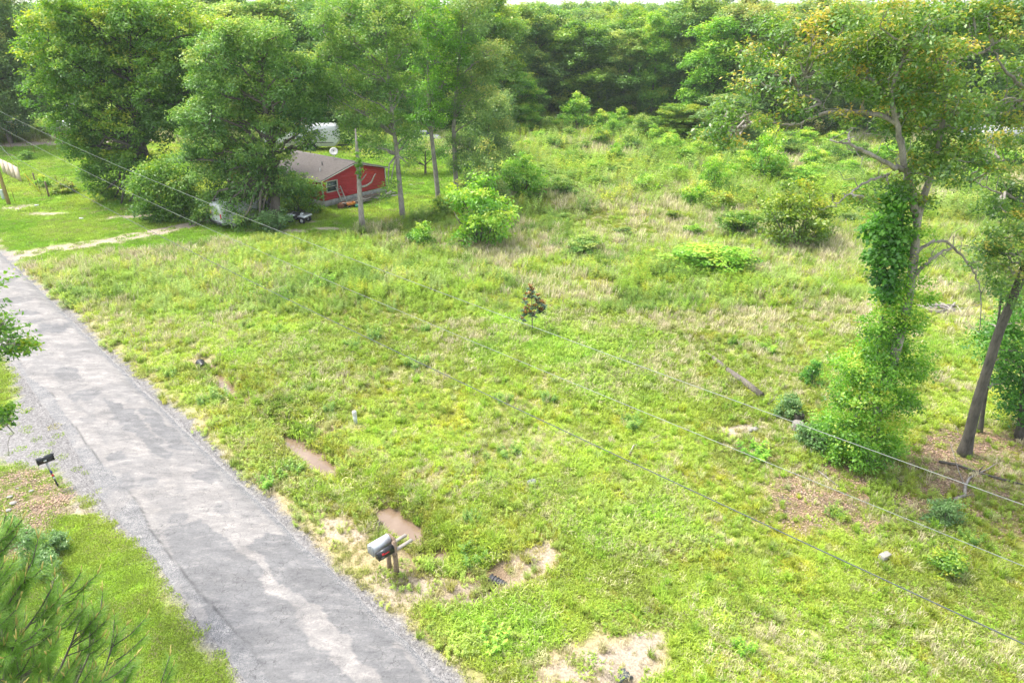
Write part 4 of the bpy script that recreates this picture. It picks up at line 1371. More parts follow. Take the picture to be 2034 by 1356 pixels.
# sprouts up the trunks and the ivy on the thinner stem are parts of the same tree
def more_leaves(e, b, name, spec, leaf, dens, per, spread, size, seed, depth=0.3, back=0.6, **kw):
    r = np.random.default_rng(seed)
    cm, _ = crown_mesh(name, px_lobes(spec, b[1], r, depth, back, b), dens, per, spread, size, r, **kw)
    return add_obj(name, cm, LEAF[leaf], e)
more_leaves(tw, twb, 'ivy', [(1778, 430, 26), (1772, 470, 28), (1752, 480, 20), (1765, 515, 27), (1750, 548, 22), (1788, 500, 18), (1745, 520, 15), (1770, 560, 16), (1762, 590, 15), (1768, 405, 18), (1790, 385, 16), (1760, 450, 22)], 'ivy', 110, 30, 0.12, 0.14, 2002, 0.5, 0.8, width=0.8, bright=0.12)
more_leaves(tw, twb, 'sprouts', [(1792, 615, 26), (1772, 660, 30), (1748, 700, 32), (1735, 745, 40), (1722, 790, 48), (1768, 795, 40), (1690, 832, 40), (1700, 872, 48), (1758, 850, 42), (1812, 700, 28), (1828, 740, 24), (1664, 870, 30), (1735, 890, 44), (1708, 735, 28), (1795, 745, 30), (1680, 790, 26), (1800, 800, 24), (1820, 640, 20), (1730, 655, 18), (1812, 600, 16), (1824, 560, 16), (1830, 515, 14), (1806, 560, 14), (1836, 462, 14), (1813, 462, 16), (1800, 640, 22), (1790, 585, 18), (1764, 628, 20), (1748, 665, 22), (1845, 590, 14), (1700, 905, 36), (1660, 905, 22), (1780, 890, 24)],
            'lime', 95, 30, 0.15, 0.115, 2003, 0.5, 0.8, bright=0.02)

near_tree('leaning_tree', 'stout grey trunk leaning right over the leaf litter at the right edge', (1915, 900),
    [([(1915, 903), (1930, 840), (1950, 770), (1968, 710), (1988, 650), (2012, 590), (2040, 520), (2070, 430), (2095, 330), (2110, 220), (2120, 120)], 0.20, 0.09)],
    [([(2105, 260), (2060, 200, -.3), (2020, 160, -.5), (1990, 130, -.6), (1975, 100, -.6)], 0.08, 0.02),
     ([(2110, 180), (2070, 60, -.2), (2034, 45, -.4), (1990, 78, -.7), (1960, 95, -.9), (1910, 113, -1)], 0.10, 0.025),
     ([(2100, 300), (2050, 205, .5), (2034, 202, .5), (2000, 220, .6), (1960, 250, .8)], 0.05, 0.014),
     ([(2080, 390), (2040, 318, .5), (2000, 315, .6), (1962, 318, .7), (1940, 320, .8)], 0.06, 0.016),
     ([(2075, 420), (2030, 400, .2), (2000, 385, .3), (1960, 372, .4), (1930, 357, .5)], 0.055, 0.014)],
    [(2000, 552, 38), (2022, 500, 40), (2040, 445, 44), (1962, 520, 24), (2030, 600, 26), (1985, 500, 24), (2030, 385, 30), (1990, 335, 24), (2024, 250, 30), (1988, 212, 22), (2022, 140, 38), (1962, 30, 40), (2004, 62, 44), (2030, 30, 44), (2060, 300, 50), (2080, 180, 60), (1930, 20, 28), (1990, 240, 18), (1965, 225, 16), (2000, 420, 22), (1975, 560, 18), (1890, 12, 26)],
    'gold', 'dark', 44, 38, 0.16, 0.125, 2005, depth=1.2, back=0.7, twigs=120, gold=0.3, bright=0.06)
near_tree('young_tree', 'thin dark trunk just behind the leaning trunk, leaves along its upper part', (1946, 858),
    [([(1946, 860), (1955, 800), (1968, 730), (1982, 650), (1992, 560)], 0.085, 0.03)], [],
    [(2000, 668, 30), (1975, 700, 24), (2012, 720, 28), (2000, 760, 24), (2022, 640, 26), (2030, 700, 26), (1978, 660, 16)],
    'ivy', 'dark', 60, 26, 0.18, 0.14, 2006, depth=0.6, back=0.6, twigs=20, bright=0.05)
near_tree('young_tree', 'dark trunk at the right rim half hidden by its own low leaves', (2026, 868),
    [([(2026, 870), (2032, 800), (2042, 720), (2055, 620)], 0.15, 0.08)], [],
    [(2030, 790, 34), (2050, 740, 40), (2012, 815, 22), (2050, 830, 30), (2070, 680, 40), (2060, 620, 36)],
    'ivy', 'dark', 60, 26, 0.18, 0.14, 2007, depth=0.6, back=0.6, twigs=10, bright=0.08)
near_tree('roadside_tree', 'leafy oak boughs reaching over the road from the left edge', (-150, 1150),
    [([(-150, 1150), (-140, 1000), (-130, 850), (-125, 700), (-120, 560)], 0.22, 0.09)],
    [([(-128, 760), (-70, 710, -.2), (-20, 690, -.3), (30, 690, -.3)], 0.06, 0.012), ([(-130, 880), (-70, 850), (-20, 840), (10, 845)], 0.05, 0.01)],
    [(6, 640, 20), (-8, 668, 24), (14, 680, 14), (34, 692, 11), (50, 690, 7), (-10, 705, 20), (20, 700, 9), (-40, 650, 36), (-60, 720, 36), (-4, 842, 13), (-25, 850, 20), (-70, 600, 50), (-130, 560, 60), (-140, 660, 60), (-90, 800, 40), (5, 820, 5)],
    'oak', 'mid', 46, 24, 0.15, 0.13, 2008, depth=0.8, back=0.5, twigs=30, bright=0.06)

# ------------------------------------------------------------------ young pine close below the camera, lower left
def pine():
    r = np.random.default_rng(3001)
    base = np.array([-6.5, 5.75, 0.0])
    e = thing('pine_tree', 'long needled young pine in the lower left corner with pale candle tips', 'tree', base)
    top = 10.15
    mb = MB()
    mb.tube([(0, 0, -0.2), (0.05, 0, 3), (0.0, 0.1, 6), (0.1, 0.05, 8.8), (0.1, 0.1, top)], [0.17, 0.14, 0.10, 0.05, 0.015], 9)
    shoots, cand = [], MB()
    z = 6.0
    while z < top - 0.05:
        f = (top - z) / 5.0
        nb = 6
        a0 = r.uniform(0, 6.28)
        for k in range(nb):
            a = a0 + k * 6.283 / nb + r.normal(0, 0.15)
            L = 0.28 + 1.55 * f ** 0.75 * r.uniform(0.85, 1.1)
            rise = 0.35 + 0.4 * (1 - f)
            st = np.array([0.05, 0.05, z])
            en = st + np.array([math.cos(a) * L, math.sin(a) * L, L * rise])
            n = 6
            P = st + (en - st) * np.linspace(0, 1, n)[:, None]
            P[:, 2] += -0.18 * L * np.sin(np.linspace(0, math.pi, n)) + 0.10 * L * np.linspace(0, 1, n) ** 3
            mb.tube(P, np.linspace(0.024 + 0.01 * f, 0.008, n), 5)
            shoots.append((P[-1], unit(P[-1] - P[-2] + np.array([0, 0, 0.25]))))
            for j in range(7 + int(12 * f)):
                q = r.uniform(0.22, 0.97)
                p = st + (en - st) * q
                p[2] = np.interp(q, np.linspace(0, 1, n), P[:, 2])
                sd = r.choice([-1, 1]) * r.uniform(0.5, 1.0)
                d = unit(np.array([math.cos(a + sd), math.sin(a + sd), r.uniform(0.25, 0.8)]))
                l2 = r.uniform(0.25, 0.7) * (0.5 + 0.6 * f)
                mb.tube([p, p + d * l2 * 0.5 - [0, 0, .02], p + d * l2 + [0, 0, 0.06]], [0.011, 0.009, 0.006], 4)
                shoots.append((p + d * l2 + [0, 0, 0.06], unit(d + np.array([0, 0, 0.5]))))
        z += 0.42
    shoots.append((np.array([0.1, 0.1, top]), np.array([0, 0, 1.0])))
    mb.build('trunk', BARK['mid'], e, smooth=True)
    V, T, A = [], [], []
    for (p, d) in shoots:
        ref = unit(np.cross(d, [0.3, 0.9, 0.1]))
        w = np.cross(d, ref)
        nn = 230
        q = r.uniform(0, 0.34, nn)
        an = r.uniform(0, 6.283, nn)
        st = p[None] - d * (0.36 - q)[:, None] * 1.0
        sp = r.uniform(0.45, 1.05, nn)
        nd = unit(d[None] * (1.0 - 0.35 * sp[:, None]) + (np.cos(an)[:, None] * ref + np.sin(an)[:, None] * w) * sp[:, None] + np.array([0, 0, -0.05]))
        L = r.uniform(0.12, 0.19, nn)[:, None]
        side = unit(np.cross(nd, r.normal(0, 1, (nn, 3)))) * 0.0024
        en = st + nd * L + np.array([0, 0, -0.012])
        m = len(V) * 1
        V.append(np.stack([st - side, st + side, en], 1).reshape(-1, 3))
        A.append(np.clip(0.45 + r.normal(0, 0.18, nn) + 0.35 * (q / 0.34 - 0.5), 0, 1))
        for c in range(1 + (r.uniform() < 0.5)):
            dd = unit(d + np.array([0, 0, 0.5]) + r.normal(0, 0.18, 3))
            l = r.uniform(0.07, 0.17)
            cand.tube([p, p + dd * l * 0.6, p + dd * l], [0.007, 0.007, 0.003], 5)
    V = np.concatenate(V)
    needle = mat_leaf('pine_needles', [(0.0, (0.075, 0.20, 0.022)), (0.5, (0.19, 0.36, 0.05)), (1.0, (0.40, 0.52, 0.11))], trans=0.3, gloss=0.06)
    add_obj('needles', np_mesh('needles', V, None, np.arange(len(V)).reshape(-1, 3), fattr={'tint': np.concatenate(A)}), needle, e)
    tag(cand.build('candle_tips', mat_simple('pine_candle', (0.50, 0.40, 0.13), 0.7), e), kind='stuff')
pine()

# ------------------------------------------------------------------ shrubs and saplings standing in the field
def shrub_mesh(seed, shape, n_lobes, dens, per, spread, size):
    """unit shrub: 1 high, 1 wide"""
    r = np.random.default_rng(seed)
    lob = []
    for i in range(n_lobes):
        f = float(np.clip((i + 0.5) / n_lobes + r.normal(0, 0.07), 0.02, 0.97))
        if shape == 'cone': prof = (1 - f) ** 0.75 * 0.5 + 0.06
        elif shape == 'round': prof = math.sqrt(max(0.02, 1 - (1.75 * f - 0.75) ** 2)) * 0.5
        elif shape == 'low': prof = 0.5 * (1 - 0.35 * f)
        else: prof = 0.5 * (0.45 + 0.55 * math.sin(math.pi * min(1, f * 1.1)))
        a = i * 2.4 + r.uniform(-.5, .5)
        rad = prof * r.uniform(0.25, 1.05)
        lob.append((math.cos(a) * rad, math.sin(a) * rad, 0.06 + 0.86 * f * r.uniform(0.8, 1.12), 0.07 + prof * r.uniform(0.12, 0.42)))
    cm, C = crown_mesh('foliage', lob, dens, per, spread, size, r, bright=0.08)
    mb = MB()
    for (x, y, z, rad) in lob[::2]:
        limb(mb, (x * .1, y * .1, -0.03), (x, y, z), 0.018, 0.006, r, 0.04, 4, 4)
    return cm, mb.mesh('stem', smooth=True)
SH = {}
for k, sh in enumerate(('round', 'cone', 'tall', 'low')):
    for j in range(2):
        SH[sh, j] = shrub_mesh(4000 + 10 * k + j, sh, 14, 150, 26, 0.075, 0.10)          # leaves suit shrubs of 1-2 m
        SH[sh, j + 2] = shrub_mesh(4100 + 10 * k + j, sh, 26, 240, 34, 0.05, 0.055)     # finer for those of 3 m and more
def shrub(name, label, bx, by, top, wpx, shape, leaf, group=None, cat='shrub', big=False, bark='mid', sink=0.0, dense=1.0):
    b = G(bx, by)
    H_ = PL(bx, top, b[1])[2]
    W_ = 1.12 * wpx / ppm(b[1], H_ / 2)
    H_ *= 1.06
    cm, sm = SH[shape, (int(bx) // 3) % 2 + (2 if max(H_, W_) > 2.4 or big else 0)]
    e = thing(name, label, cat, (b[0], b[1] + 0.25 * W_, h1(b[0], b[1]) - sink), rng.uniform(0, 6.28), group)
    e.scale = (W_, W_, H_)
    o = add_obj('foliage', cm, None, e)
    if not cm.materials: cm.materials.append(LEAF[leaf])
    o.material_slots[0].link = 'OBJECT'
    o.material_slots[0].material = LEAF[leaf]
    o = add_obj('stem', sm, None, e)
    if not sm.materials: sm.materials.append(BARK['mid'])
    return e

for a in [
    ('shrub', 'big round light green shrub in front of the pair of slender trunks', 950, 497, 366, 118, 'round', 'lime'),
    ('sapling', 'wispy pale green sapling rising behind the big round light green shrub', 962, 428, 305, 92, 'tall', 'pale'),
    ('shrub', 'dense round yellow olive bush standing alone at the right of the field', 1588, 496, 384, 122, 'round', 'bush'),
    ('shrub', 'dark hearted bush with a bright top beside the brush pile', 1036, 394, 322, 92, 'round', 'lime'),
    ('sapling', 'tallest lime green cone shaped sapling at the back of the field', 1147, 264, 188, 66, 'cone', 'lime'),
    ('sapling', 'lime sapling just right of the tallest cone shaped sapling', 1195, 264, 220, 44, 'cone', 'lime'),
    ('sapling', 'small lime sapling left of the dark bushy tree at the back', 1233, 262, 218, 36, 'tall', 'lime'),
    ('shrub', 'broad leaved green shrub right of the three lime saplings', 1276, 284, 232, 48, 'tall', 'elm'),
    ('shrub', 'round dark olive shrub below the three lime saplings', 1195, 294, 258, 36, 'round', 'oak'),
    ('shrub', 'small round bush alone in the pale dry grass at the back', 1102, 300, 274, 28, 'round', 'elm'),
    ('shrub', 'little bush beneath the round dark olive shrub', 1226, 326, 284, 32, 'tall', 'lime'),
    ('sapling', 'bright leafy sapling standing tall at the right of the back field', 1524, 366, 270, 72, 'tall', 'lime'),
    ('shrub', 'light green shrub left of the bright tall sapling', 1416, 392, 322, 52, 'tall', 'lime'),
    ('shrub', 'small light shrub at the left foot of its larger neighbour in the back field', 1388, 416, 372, 44, 'round', 'lime'),
    ('shrub', 'low bright shrub alone in the middle of the back field', 1282, 386, 352, 42, 'round', 'lime'),
    ('shrub', 'leafy green shrub growing beside the twig heap in mid field', 1160, 512, 476, 72, 'low', 'elm'),
    ('shrub', 'little yellow green shrub left of the big round light green shrub', 840, 494, 452, 44, 'tall', 'lime'),
    ('shrub', 'dark low mound of leaves left of the yellow olive bush', 1478, 472, 428, 82, 'low', 'oak'),
    ('shrub', 'small dark bush at the foot of the left slender pale trunk', 876, 436, 398, 42, 'round', 'oak'),
    ('shrub', 'bright green grassy mound right of the tall sapling', 1602, 376, 338, 96, 'low', 'lime'),
    ('shrub', 'wide pale green shrub below the pale twiggy trees', 1470, 322, 282, 60, 'round', 'pale'),
    ('shrub', 'green shrub at the wood edge under the wide pale olive tree', 1560, 310, 268, 66, 'round', 'elm'),
    ('shrub', 'big dark green bush against the corner of the red house', 592, 430, 356, 78, 'round', 'oak'),
    ('shrub', 'small blue green bush between the van and the quad bike', 545, 462, 424, 54, 'round', 'blue'),
    ('shrub', 'shining small holly like bush right of the fallen log', 1615, 768, 724, 36, 'cone', 'ivy'),
    ('shrub', 'dark rosette of leaves growing beside the sawn stump', 1566, 834, 794, 44, 'low', 'blue'),
    ('shrub', 'grey green tuft of leaves left of the ivy covered twin trunks', 1616, 896, 858, 58, 'low', 'blue'),
    ('shrub', 'blue green feathery bush on the leaf litter below the forked dead branch', 1882, 1048, 1002, 50, 'low', 'blue'),
    ('shrub', 'dark green bush low in the grass right of the feathery bush', 1890, 1150, 1112, 64, 'low', 'oak'),
    ('shrub', 'yellowish little shrub growing in the wire fence at the left', 86, 372, 350, 22, 'tall', 'lime'),
    ('shrub', 'pale leafy shrub over the brush pile', 1115, 392, 352, 60, 'low', 'elm'),
    ('shrub', 'lone yellow pointed shrub in the dry grass of the back field', 1383, 352, 322, 16, 'cone', 'lime'),
    ('shrub', 'small bush on the lawn by the far dirt track', 52, 318, 302, 24, 'round', 'elm'),
    ('weed_patch', 'broad dense patch of light green tall weeds in mid field', 1425, 552, 500, 148, 'low', 'lime')]:
    shrub(*a)
BACK = [('tallest cone shaped sapling', 1147, 262), ('round dark olive shrub', 1195, 294), ('small bush alone in the pale grass', 1102, 300), ('bright tall sapling of the back field', 1524, 366), ('dark hearted bush', 1036, 394),
        ('low bright shrub alone in mid field', 1282, 386), ('yellow olive bush', 1588, 496), ('patch of light green tall weeds', 1425, 552), ('brush pile', 1112, 378), ('grassy mound by the tall sapling', 1602, 376),
        ('lone yellow pointed shrub', 1383, 352), ('broad leaved shrub right of the lime saplings', 1276, 284), ('short greyish tree at the wood foot', 1440, 302), ('low dark bushy tree at the wood foot', 1352, 285), ('crooked limb by the brush pile', 1190, 375),
        ('twig heap in mid field', 1238, 492), ('wide pale green shrub by the wood', 1470, 322), ('low pale roof', 1985, 285), ('two stemmed tree crown', 1800, 300)]
NEAR = [('mailbox stand', 779, 1140), ('telephone pedestal', 707, 840), ('pale grey stone', 1057, 964), ('magnolia sapling', 1058, 660), ('fallen log', 1450, 745), ('concrete block', 1755, 1112), ('larger muddy puddle', 605, 885),
        ('black pipe end', 403, 720), ('sawn stump', 1582, 850), ('twin tree foot', 1712, 915), ('big round light green shrub', 950, 497), ('dead snag', 721, 462), ('patch of tall weeds in mid field', 1425, 552), ('thin forked branch', 1280, 885),
        ('pipe mouth in the bare patch', 1246, 1340), ('holly like bush', 1615, 768), ('puddle by the mailboxes', 790, 1025), ('half buried pipe end', 974, 1134), ('feathery blue green bush', 1882, 1048), ('white concrete lumps', 1493, 857), ('little yellow green shrub', 840, 494)]
WEEDP = [leafy_tuft(6000 + k, 13, 0.42, 0.95, 0.20, 22, 0.42, 0.30) for k in range(4)]
for m_ in WEEDP: m_.materials.append(LEAF['elm'])
# the row of leafy growth along the back of the field: much alike
for (bx, by, top, w) in [(1062, 262, 232, 40), (1090, 258, 236, 36), (1118, 262, 236, 34), (1170, 252, 232, 40), (1255, 262, 236, 36), (1312, 292, 250, 48), (1330, 312, 276, 44), (1390, 318, 284, 46), (1360, 330, 296, 40), (1650, 330, 288, 60), (1700, 322, 284, 56), (1760, 330, 290, 60), (1640, 352, 320, 50), (1690, 360, 325, 56),
                        (1330, 300, 262, 40), (1300, 312, 290, 30), (1010, 268, 236, 40), (1420, 350, 312, 40), (1455, 365, 330, 40), (1790, 320, 280, 60), (1940, 330, 290, 60), (2000, 340, 300, 60), (1480, 345, 300, 46), (1545, 350, 310, 40), (1620, 340, 296, 50), (1350, 360, 330, 36), (1430, 372, 345, 36), (1470, 400, 372, 36), (1250, 300, 270, 30), (1160, 300, 282, 26), (1045, 300, 280, 26), (1075, 285, 262, 30), (1820, 360, 330, 50), (1880, 345, 312, 54), (1960, 370, 330, 60), (1745, 370, 345, 46), (1530, 440, 420, 36), (1620, 430, 408, 40), (1750, 430, 400, 44), (1400, 300, 268, 40), (1130, 280, 258, 30), (1215, 275, 240, 34), (1040, 255, 228, 40), (1290, 275, 238, 40), (1345, 268, 232, 44), (1500, 290, 250, 50), (1600, 296, 258, 56), (1660, 300, 262, 50)]:
    shrub('shrub', place_label('leafy green shrub', bx, by, BACK) or 'leafy green shrub along the back of the field', bx, by, top, w, str(rng.choice(['round', 'tall', 'low'])), str(rng.choice(['lime', 'elm', 'lime', 'lime'])), 'shrubs along the back of the field')
for (bx, by, top, w) in [(1075, 350, 326, 46), (1105, 330, 312, 36), (1180, 348, 322, 50), (1150, 360, 336, 44), (1220, 352, 328, 44), (1250, 345, 318, 46), (1290, 340, 318, 46), (1210, 330, 306, 34), (1130, 318, 302, 30), (1330, 345, 325, 50), (1060, 330, 312, 30), (1190, 378, 352, 40), (1270, 362, 340, 40)]:
    shrub('bramble', place_label('low bramble mound', bx, by, BACK) or 'low bramble mound in the tangle behind the brush pile', bx, by, top, w, 'low', str(rng.choice(['elm', 'bush', 'lime', 'lime'])), 'brambles behind the brush pile', 'bramble')
for (bx, by, top, w) in [(1440, 420, 392, 44), (1500, 410, 384, 40), (1545, 425, 398, 40), (1460, 448, 424, 36), (1360, 400, 380, 34), (1340, 440, 420, 30), (1700, 400, 370, 44), (1690, 450, 425, 40), (1655, 410, 386, 36), (1560, 390, 364, 34), (1290, 520, 500, 34), (1210, 540, 518, 30), (1240, 470, 452, 28), (1380, 470, 450, 30), (1120, 440, 424, 24)]:
    shrub('weed_clump', place_label('waist high weed clump', bx, by, BACK) or 'waist high weed clump in the back field', bx, by, top, w, str(rng.choice(['round', 'low', 'tall'])), str(rng.choice(['lime', 'elm', 'pale', 'bush'])), 'weed clumps in the back field', 'weed')
for (bx, by, top, w) in [(505, 602, 570, 40), (568, 600, 572, 36), (640, 575, 548, 50), (745, 678, 640, 34), (340, 750, 726, 26), (436, 795, 766, 36), (402, 806, 786, 24), (610, 782, 764, 20), (655, 820, 800, 24), (552, 662, 646, 28), (484, 655, 640, 34), (828, 730, 706, 44), (846, 554, 540, 30), (1000, 800, 782, 34), (1260, 850, 828, 44), (576, 948, 926, 44), (532, 966, 944, 36), (1530, 700, 680, 36), (840, 660, 640, 26), (700, 690, 672, 30), (935, 1040, 1015, 30), (930, 1105, 1076, 50), (1310, 600, 582, 30), (1460, 690, 670, 30), (770, 545, 528, 40), (1000, 560, 546, 26), (1660, 1030, 1008, 36), (1930, 1080, 1055, 40), (1500, 910, 888, 60), (980, 1290, 1262, 60), (1480, 1300, 1276, 40), (1010, 905, 885, 40), (1090, 800, 780, 30)]:
    b = G(bx, by)
    o = add_obj('weed_clump', WEEDP[int(rng.integers(0, 4))])
    hh = PL(bx, top, b[1])[2]
    wd = w / ppm(b[1])
    o.location = (b[0], b[1] + wd * 0.2, h1(b[0], b[1]))
    o.rotation_euler = (0, 0, rng.uniform(0, 6.28))
    o.scale = (wd, wd, hh)
    o.material_slots[0].link = 'OBJECT'
    o.material_slots[0].material = LEAF[str(rng.choice(['elm', 'lime', 'oak', 'elm']))]
    tag(o, place_label('small leafy weed clump', bx, by, NEAR) or 'small leafy weed clump in the grass of the near field', 'weed', 'weed clumps in the near field')
for (bx, by, top, w) in [(62, 1120, 1070, 50), (110, 1100, 1070, 40), (20, 1080, 1040, 40), (90, 1150, 1110, 50)]:
    shrub('shrub', {62: 'blue green shrub second from left beside the young pine', 110: 'blue green shrub rightmost on the mulch edge by the young pine', 20: 'blue green shrub leftmost on the mulch by the young pine', 90: 'blue green shrub lowest of those beside the young pine'}[bx], bx, by, top, w, 'low', 'blue', 'shrubs on the mulch', 'shrub')

# ------------------------------------------------------------------ magnolia sapling with big leaves, brown below
def magnolia():
    r = np.random.default_rng(77)
    b = G(1058, 662)
    e = thing('magnolia_sapling', 'young magnolia with big glossy leaves and rusty undersides alone in the field', 'sapling', (b[0], b[1], h1(b[0], b[1])))
    cl = [(1056, 590), (1042, 600), (1066, 600), (1050, 612), (1062, 612), (1074, 604), (1055, 622), (1070, 618), (1078, 612), (1058, 580), (1046, 588), (1041, 618), (1044, 626), (1060, 628), (1037, 636), (1052, 574), (1068, 592), (1080, 606), (1076, 620)]
    mb = MB()
    P = trunk_px([(1058, 662), (1057, 640), (1056, 610), (1055, 575)], b[1], b)
    P[0] = (0, 0, -.05)
    mb.tube(P, [0.03, 0.026, 0.018, 0.008], 7)
    green = mat_leaf('magnolia_leaf', [(0.0, (0.02, 0.07, 0.025)), (1.0, (0.07, 0.17, 0.05))], trans=0.1, gloss=0.14)
    rust = mat_leaf('magnolia_underside', [(0.0, (0.13, 0.065, 0.018)), (1.0, (0.36, 0.21, 0.05))], trans=0.1, gloss=0.03)
    for (px, py) in cl:
        p = PL(px, py, b[1] + r.uniform(-.3, .3)) - np.array([b[0], b[1], 0])
        k = min(p[2] - 0.25, P[-1, 2])
        a = np.array([np.interp(k, P[:, 2], P[:, i]) for i in range(3)])
        limb(mb, a, p, 0.009, 0.005, r, 0.0, 4, 4, 0.03)
        for mt, n, up, zz in ((green, 16, 0.1, -0.05), (rust, 10, 0.8, 0.06)):
            V, A = [], []
            for j in range(n):
                an = r.uniform(0, 6.283)
                d = unit(np.array([math.cos(an), math.sin(an), up + r.uniform(-.3, .3)]))
                s = unit(np.cross(d, (0, 0, 1)))
                L = r.uniform(0.20, 0.30)
                o = p + np.array([0, 0, zz]) + r.normal(0, .03, 3)
                n_ = np.cross(s, d)
                V.append([o, o + d * L * .5 + s * L * .22 + n_ * .02, o + d * L, o + d * L * .5 - s * L * .22 + n_ * .02])
                A.append(r.uniform())
            V = np.array(V).reshape(-1, 3)
            add_obj('leaf_cluster', np_mesh('leaf_cluster', V, np.arange(len(V)).reshape(-1, 4), fattr={'tint': A}), mt, e)
    mb.build('trunk', BARK['mid'], e, smooth=True)
magnolia()

# ------------------------------------------------------------------ the dead snag with vine
def snag():
    r = np.random.default_rng(78)
    b = G(721, 462)
    e = thing('dead_snag', 'bare pale dead tree trunk before the red house with a vine at its top', 'dead tree', (b[0], b[1], 0))
    P = trunk_px([(721, 462), (718, 430), (716, 400), (714, 372), (713, 345), (710, 310), (708, 285), (706, 256)], b[1], b)
    P[0] = (0, 0, -0.1)
    mb = MB()
    mb.tube(P, [0.27, 0.22, 0.19, 0.18, 0.16, 0.14, 0.11, 0.04], 10, ridge=0.08)
    mb.build('trunk', BARK['pale'], e, smooth=True)
    for pts, r0 in (([(715, 372), (728, 369), (738, 362), (743, 350), (746, 345)], 0.10), ([(714, 362), (722, 354), (728, 345)], 0.06), ([(715, 372), (709, 373)], 0.05)):
        mb = MB()
        Q = trunk_px(pts, b[1], b)
        mb.tube(Q, np.linspace(r0, 0.03, len(Q)), 7)
        mb.build('branch', BARK['pale'], e, smooth=True)
    more_leaves(e, b, 'vine', [(709, 290, 4), (709, 305, 5), (711, 318, 6), (712, 330, 6), (714, 342, 5), (714, 352, 3), (708, 278, 3), (715, 325, 4)], 'lime', 300, 10, 0.08, 0.15, 79, 0.2, 0.3)
snag()

# ------------------------------------------------------------------ paints used by the built things
M_RED = mat_simple('red_siding_paint', (0.44, 0.028, 0.035), 0.55, var=0.14, scale=3.0)
M_TRIM = mat_simple('white_trim_paint', (0.46, 0.44, 0.40), 0.5)
M_SKIRT = mat_simple('weathered_white_skirting', (0.32, 0.315, 0.30), 0.7, var=0.25, scale=4)
M_ROOF = mat_simple('brown_grey_shingles', (0.108, 0.094, 0.088), 0.9, var=0.28, scale=5, bump=0.4)
M_GLASS = mat_simple('dark_window_glass', (0.035, 0.06, 0.065), 0.08, spec=0.6)
M_WHITE = mat_simple('white_vehicle_paint', (0.48, 0.49, 0.50), 0.3, var=0.06)
M_OFFW = mat_simple('chalky_white_panel', (0.45, 0.45, 0.45), 0.5, var=0.12)
M_BLACK = mat_simple('black_rubber', (0.018, 0.018, 0.02), 0.7)
M_BLKP = mat_simple('black_painted_steel', (0.022, 0.024, 0.027), 0.32)
M_DGREY = mat_simple('dark_grey_plastic', (0.06, 0.06, 0.065), 0.6)
M_SILV = mat_simple('galvanised_steel', (0.62, 0.64, 0.66), 0.38, metal=0.35, var=0.08)
M_ALU = mat_simple('bright_aluminium_wire', (0.21, 0.22, 0.21), 0.4, metal=0.3)
M_CABLE = mat_simple('dark_cable', (0.06, 0.07, 0.07), 0.6)
M_WOOD = mat_simple('weathered_brown_wood', (0.20, 0.145, 0.10), 0.85, var=0.35, scale=12, bump=0.4)
M_PALEW = mat_simple('bleached_boards', (0.31, 0.28, 0.245), 0.85, var=0.22, scale=9, bump=0.3)
M_POLE = mat_simple('treated_pole_wood', (0.37, 0.27, 0.135), 0.85, var=0.22, scale=8, bump=0.3)
M_FENCE = mat_simple('tan_fence_panel', (0.46, 0.37, 0.285), 0.8, var=0.12)
M_YEL = mat_simple('yellow_guard_plastic', (0.62, 0.50, 0.03), 0.5)
M_REDP = mat_simple('red_plastic', (0.52, 0.012, 0.02), 0.35)
M_BLUE = mat_simple('blue_reflector', (0.02, 0.03, 0.24), 0.3)
M_STONE = mat_simple('grey_stone', (0.22, 0.225, 0.22), 0.9, var=0.25, scale=14, bump=0.5)
M_CONC = mat_simple('pale_concrete', (0.27, 0.255, 0.23), 0.9, var=0.2, scale=14, bump=0.5)
M_GRN = mat_simple('grey_green_box', (0.42, 0.46, 0.42), 0.55)
M_RUST = mat_simple('rusty_brown_metal', (0.16, 0.065, 0.035), 0.8, var=0.35)
M_ORNG = mat_simple('orange_plastic', (0.55, 0.20, 0.04), 0.5)
M_TEAL = mat_simple('green_plastic', (0.03, 0.20, 0.12), 0.5)
M_DIM = mat_simple('far_roof_metal', (0.26, 0.27, 0.28), 0.5)
M_BLUW = mat_simple('grey_blue_wall', (0.20, 0.25, 0.29), 0.7)

